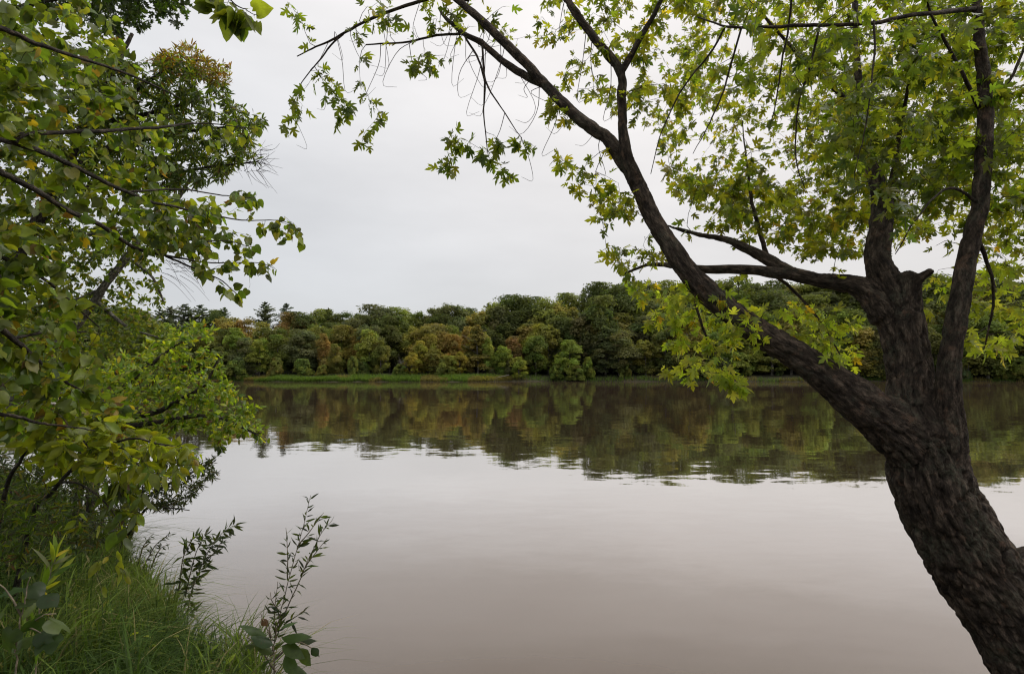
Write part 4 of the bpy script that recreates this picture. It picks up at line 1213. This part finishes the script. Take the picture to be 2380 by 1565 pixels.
# yellow-green drooping shrub in front
b0 = on_ground(-4.1, 4.5)
ysh = Plant('dogwood_shrub', b0, 'yellow-green drooping shrub with dark stems above the grass', 'shrub', 'ell', 0.105, M_SMALL, M_BARK2, 46)
for a in ([(77, 1196, 4.3, 9), (116, 1147, 4.2, 8), (161, 1098, 4.1, 7), (224, 1049, 4.0, 6), (300, 1020, 3.9, 4), (400, 1035, 3.9, 2)], [(7, 1150, 4.3, 8), (42, 1073, 4.2, 6), (74, 1017, 4.1, 5), (120, 970, 4.0, 3)], [(110, 1130, 4.2, 5), (180, 1120, 4.0, 4), (250, 1170, 3.9, 2.5), (285, 1240, 3.8, 1.5), (270, 1310, 3.7, .8)], [(200, 1060, 4.0, 4), (280, 1040, 3.8, 3), (330, 1100, 3.7, 2), (322, 1200, 3.65, .8)]):
    p, r = UV(a)
    st0 = [[b0 + rng.normal(0, .1, 3) * [1, 1, 0]]] if a[0][1] > 1140 else []
    ysh.branch('stem', np.vstack(st0 + [p]), np.concatenate([[.024] if st0 else [], r * .6]), 8, .15)
g = ysh.g
ysh.cluster(sample_poly([(60, 970), (150, 945), (260, 955), (350, 1010), (420, 1020), (485, 1060), (470, 1085), (400, 1100), (340, 1110), (300, 1100), (200, 1090), (100, 1070), (60, 1040)], 190, (3.5, 4.7), g), 'ygreen', 4.5, .1, .7)
ysh.cluster(sample_poly([(230, 1090), (340, 1090), (335, 1180), (310, 1220), (270, 1235), (245, 1180)], 26, (3.5, 4.1), g), 'bass', 4, .1, 1.2)
ysh.cluster(np.array([P(a, b_, 3.7) for a, b_ in ((185, 1215), (180, 1190), (195, 1225), (318, 1215), (322, 1190), (270, 1275), (252, 1290), (278, 1298), (285, 1322), (292, 1335), (215, 1305), (230, 1300), (236, 1360), (152, 1268))]), 'ygreen', 2.2, .1, 1.3, size=.085)
ysh.finish()

# willow bush standing at the water's edge behind
b0 = on_ground(-5.0, 7.4)
wil = Plant('willow_bush', b0, 'fine-leaved brownish willow bush overhanging the water below the shrub', 'bush', 'lan', 0.075, M_SMALL, M_BARK2, 47)
for a in ([(320, 1180, 7.0, 4), (400, 1120, 6.9, 3), (500, 1070, 6.8, 1)], [(330, 1190, 7.0, 3), (400, 1170, 6.9, 2), (470, 1130, 6.8, 1)], [(300, 1170, 7.0, 3), (380, 1180, 6.8, 2), (440, 1185, 6.7, 1)]):
    p, r = UV(a)
    wil.branch('stem', np.vstack([[b0], p]), np.concatenate([[.03], r]), 6, .1)
wil.cluster(sample_poly([(300, 1090), (420, 1060), (495, 1060), (505, 1105), (465, 1135), (438, 1180), (350, 1190), (280, 1170)], 210, (6.5, 7.4), wil.g), 'willow', 9, .1, .2)
wil.finish()

# dark brushy thicket on the bank under the shrubs
b0 = on_ground(-5.6, 5.6)
thk = Plant('brush_thicket', b0, 'dark twiggy thicket on the bank beneath the drooping shrub', 'bush', 'lan', 0.07, M_SMALL, M_BARK2, 48)
g = thk.g
for k in range(14):
    q = b0 + np.array([g.uniform(-1.6, 1.2), g.uniform(-.5, 1.4), 0]); q[2] = float(ground_z(q[:1], q[1:2])[0]) - .03
    thk.branch('stem', [q, q + [g.uniform(-.2, .2), 0, .5], q + [g.uniform(-.4, .5), g.uniform(-.3, .3), g.uniform(.8, 1.2)]], [.014, .011, .005], 5, .05)
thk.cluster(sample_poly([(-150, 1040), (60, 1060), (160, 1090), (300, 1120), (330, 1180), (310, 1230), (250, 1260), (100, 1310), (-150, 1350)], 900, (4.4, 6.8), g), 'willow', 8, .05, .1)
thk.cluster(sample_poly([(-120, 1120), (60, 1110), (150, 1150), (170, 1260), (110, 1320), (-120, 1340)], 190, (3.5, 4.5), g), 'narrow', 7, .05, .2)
thk.finish()
# ------------------------------------------------------------------ grass and small plants of the near bank
g = np.random.default_rng(77)
nt = 15000                                        # tufts
tx = g.uniform(-15, -1.7, nt); ty = g.uniform(-.6, 14, nt)
tu, tv, _ = project(np.stack([tx, ty, ground_z(tx, ty) + .3], -1))
keep = (shore_d(tx, ty) > .12) & (np.hypot(tx, ty) > 1.7) & ((ty < 3) | (tu > -1200))
tx, ty = tx[keep], ty[keep]
nb = 22
px = np.repeat(tx, nb) + g.normal(0, .035, len(tx) * nb); py = np.repeat(ty, nb) + g.normal(0, .035, len(tx) * nb)
n_ = len(px)
dd = shore_d(px, py)
pos = np.stack([px, py, np.maximum(ground_z(px, py), -.02) - .02], -1)
tone = fbm(np.stack([px * 1.6, py * 1.6, px * 0], -1), 2, 33)
tuft = np.repeat(g.uniform(.65, 1.3, len(tx)), nb)
pale = g.uniform(0, 1, n_) < np.where(tone > .55, .14, .04)
cl = np.where(pale[:, None], np.array([.24, .21, .10]), np.where((tone > .5)[:, None], np.array([.108, .152, .029]), np.array([.058, .098, .023]))) * (g.uniform(.55, 1.4, n_) * tuft)[:, None]
edge = np.exp(-np.maximum(dd, 0) / .5)
lean = np.stack([.10 * edge + np.repeat(g.normal(.1, .35, len(tx)), nb), .1 * edge + np.repeat(g.normal(0, .35, len(tx)), nb), 0 * edge], -1)
lg = g.uniform(.25, .68, n_) * (.7 + .6 * tone) * np.repeat(g.uniform(.75, 1.25, len(tx)), nb)
v, f, c = blades(pos, lg, g.uniform(.008, .021, n_) * np.where(g.uniform(0, 1, n_) < .08, 1.7, 1), lean, cl, g, 5, (.15, 1.05), .7)
o = obj('long_grass', mesh_np('long_grass', v, f, M_GRASS, col=c))
tag(o, 'long arching green grass covering the near bank at bottom left', 'grass', kind='stuff')


# low weeds among the grass
g = np.random.default_rng(78)
nw = 700
wx = g.uniform(-9, -1.7, nw); wy = g.uniform(2.4, 9, nw)
k_ = (shore_d(wx, wy) > .1) & (fbm(np.stack([wx * 1.1, wy * 1.1, wx * 0], -1), 2, 61) > .47)
wx, wy = wx[k_], wy[k_]
V, Fc, C, off = [], [], [], 0
vv_, ff_ = leaf_template(ELL_H, (0, .45), .3, .4, .3, 9)
for x_, y_ in zip(wx, wy):
    hh = g.uniform(.12, .42); m_ = g.integers(6, 15); c0 = pick_colours(PAL['bright'] if g.uniform() < .6 else PAL['ygreen'], m_, g)
    z_ = float(ground_z(np.array([x_]), np.array([y_]))[0])
    for j in range(m_):
        a_ = g.uniform(0, 6.28); ax = unit(np.array([math.cos(a_), math.sin(a_), g.uniform(-.2, .7)])); up_ = unit(np.array([0, 0, 1.0]) + g.normal(0, .3, 3)); nz_ = unit(up_ - ax * np.dot(up_, ax))
        Rm = np.stack([np.cross(ax, nz_), ax, nz_], -1)
        V.append(np.array([x_, y_, z_ + hh * (j + 1) / m_]) + (vv_ @ Rm.T) * g.uniform(.04, .10)); Fc.append(ff_ + off); C.append(np.tile(c0[j], (len(vv_), 1))); off += len(vv_)
o = obj('weeds', mesh_np('weeds', np.vstack(V), np.vstack(Fc), M_SMALL, col=np.vstack(C)))
tag(o, 'low leafy weeds scattered through the near bank grass', 'weeds', kind='stuff')


# leafy stems: one plant object, every leaf a part
def leafy_stem(name, label, cat, stems, leaf, size, pal, seed, gap, D, hang=.2, mat=M_SMALL, group=None, base=None, stem_r=1.6, start=.15, up=.25, ascend=.8):
    g = np.random.default_rng(seed)
    p0 = P(stems[0][0][0], stems[0][0][1], D)
    b0 = on_ground(p0[0], p0[1]) if base is None else base
    pl = Plant(name, b0, label, cat, leaf, size, mat, M_STEM, seed, group)
    for k, a in enumerate(stems):
        pts = np.array([P(q[0], q[1], q[2] if len(q) > 2 else D) for q in a])
        if k == 0: pts = np.vstack([b0, pts])
        rad = np.linspace(stem_r, .5, len(pts)) * D / FOC
        _, path, rd = pl.branch('stem', pts, rad, 6, .05)
        seg = np.linalg.norm(np.diff(path, axis=0), axis=1).sum()
        m_ = max(2, int(seg * (1 - start) / gap))
        t = np.linspace(start if k == 0 else .05, 1, m_)
        f = t * (len(path) - 1); i = np.minimum(f.astype(int), len(path) - 2)
        pos = path[i]; td = unit(path[i + 1] - path[i])
        rv = unit(np.cross(td, g.normal(0, 1, (m_, 3))))
        ax = unit(td * ascend + rv * .8 + np.array([0, 0, -hang]) + g.normal(0, .28, (m_, 3)))
        uv_ = np.array([0, 0, up]) + g.normal(0, .5, (m_, 3)); nz_ = unit(uv_ - ax * (uv_ * ax).sum(1, keepdims=True))
        pl.L.append((pos, np.stack([np.cross(ax, nz_), ax, nz_], -1), size * g.uniform(.6, 1.15, m_) * np.clip(1.25 - t * .55, .5, 1), np.zeros(m_), [pal] * m_))
    pl.finish()
    return pl


leafy_stem('willow_sapling', 'tall thin willow sapling standing before the open water', 'sapling',
           [[(628, 1540), (640, 1480), (656, 1400), (680, 1300), (703, 1220), (722, 1150)], [(646, 1455), (680, 1380), (712, 1310), (745, 1240), (768, 1212)], [(668, 1345), (668, 1290), (664, 1225)], [(690, 1270), (722, 1230), (752, 1190)], [(640, 1480), (636, 1420), (645, 1350)],
            [(700, 1335), (730, 1290), (760, 1250)], [(660, 1450), (690, 1430), (715, 1410)], [(650, 1420), (632, 1400), (628, 1375)]],
           'lan', .10, 'sapling', 61, .020, 4.3, .15)
leafy_stem('willow_shoot', 'bushy arching willow shoot rising from the grass by the water', 'sapling',
           [[(440, 1400), (462, 1330), (490, 1270), (520, 1235), (552, 1216)], [(430, 1385), (445, 1320), (462, 1270), (480, 1235)], [(415, 1370), (425, 1300), (445, 1255), (468, 1240)], [(470, 1310), (500, 1280), (515, 1255)]],
           'lan', .125, 'sapling', 62, .012, 5.2, .55)
leafy_stem('willow_sprig', 'small feathery willow sprig at the edge of the tall grass', 'sapling',
           [[(330, 1330), (350, 1280), (372, 1255), (400, 1240)], [(350, 1320), (370, 1275), (395, 1262)], [(320, 1310), (335, 1265), (355, 1240)]],
           'lan', .075, 'willow', 63, .016, 6.2, .1)
# broad-leaved sapling at the bottom
D = 3.7
b0 = on_ground(P(640, 1600, D)[0], 4.0)
bl = Plant('broadleaf_sapling', b0, 'dark broad-leaved sapling at the bottom beside the willow sapling', 'sapling', 'ell', .19, M_BASS, M_STEM, 64)
for a in ([(640, 1600), (640, 1520), (622, 1460), (606, 1425)], [(642, 1530), (680, 1490), (720, 1500), (742, 1525)], [(640, 1560), (600, 1500), (575, 1480)], [(630, 1480), (622, 1440)]):
    pts = np.array([P(q[0], q[1], D) for q in a])
    if a[0][1] == 1600: pts = np.vstack([b0, pts])
    bl.branch('stem', pts, np.linspace(2.2, .8, len(pts)) * D / FOC, 6, .05)
for (u, v, tu, tv, sz, pal, tilt) in [(628, 1478, 565, 1436, .185, 'broad', .5), (622, 1455, 600, 1425, .085, 'broad', 1.0), (630, 1450, 640, 1425, .07, 'broad', .8), (645, 1480, 705, 1465, .19, 'broad', .4), (640, 1500, 588, 1480, .15, 'broad', .9), (650, 1495, 700, 1520, .17, 'broad', 1.2), (690, 1492, 745, 1480, .11, 'broad', .7),
                                      (722, 1502, 746, 1530, .10, 'broad', 1.2), (640, 1520, 612, 1500, .15, 'broad', .8), (660, 1515, 680, 1560, .16, 'broad', 1.2), (690, 1500, 720, 1550, .15, 'broad', 1.2), (655, 1540, 730, 1555, .17, 'broad', .6), (600, 1500, 560, 1490, .11, 'broad', .5), (648, 1462, 668, 1450, .11, 'broad', .5), (630, 1530, 590, 1545, .14, 'broad', .7)]:
    p = P(u, v, D + rng.uniform(-.06, .06)); q = P(tu, tv, D + rng.uniform(-.12, .08))
    ax = unit(q - p); upv = np.array([rng.normal(0, .3), -tilt * .6, 1.0]); nz_ = unit(upv - ax * np.dot(upv, ax))
    bl.L.append((p[None], np.stack([np.cross(ax, nz_), ax, nz_], -1)[None], np.array([sz]), np.zeros(1), [pal]))
bl.finish()
# dark big-leaved sapling close to the camera, bottom left corner
D = 1.9
b0 = on_ground(-1.75, 1.7)
bc = Plant('basswood_sapling', b0, 'dim big-leaved sapling close up in the bottom left corner', 'sapling', 'heart', .15, M_BASS, M_STEM, 65)
for a in ([(20, 1640), (35, 1500), (60, 1400), (70, 1340)], [(40, 1480), (90, 1430), (130, 1425)], [(50, 1430), (20, 1380), (-10, 1350)], [(60, 1450), (95, 1470)]):
    pts = np.array([P(q[0], q[1], D) for q in a])
    if a[0][1] == 1640: pts = np.vstack([b0, pts])
    bc.branch('stem', pts, np.linspace(2.6, 1.0, len(pts)) * D / FOC, 6, .05)
for (u, v, tu, tv, sz, tilt) in [(40, 1360, -10, 1400, .13, .9), (65, 1345, 95, 1385, .11, .6), (70, 1340, 60, 1325, .07, .6), (90, 1375, 130, 1400, .11, 1.1), (60, 1390, 75, 1425, .12, .8), (95, 1430, 150, 1455, .13, .4), (85, 1450, 120, 1500, .13, 1.3), (100, 1465, 130, 1545, .15, 1.5), (70, 1430, 90, 1470, .12, 1.2), (30, 1440, 15, 1500, .15, 1.5), (20, 1400, -20, 1450, .13, 1.1), (55, 1470, 40, 1530, .13, 1.4)]:
    p = P(u, v, D + rng.uniform(-.1, .1)); q = P(tu, tv, D + rng.uniform(-.1, .06))
    ax = unit(q - p); upv = np.array([rng.normal(0, .35), -tilt * .7, 1.0]); nz_ = unit(upv - ax * np.dot(upv, ax))
    bc.L.append((p[None], np.stack([np.cross(ax, nz_), ax, nz_], -1)[None], np.array([sz * .55]), np.zeros(1), ['broad']))
bc.finish()
# pale reed stalk in the grass
leafy_stem('reed_stalk', 'pale green reed stalk standing above the grass on the left', 'reed',
           [[(90, 1420), (103, 1370), (118, 1325), (128, 1290)]], 'lan', .15, 'bright', 66, .05, 2.6, -.1, ascend=1.6, stem_r=2.2)
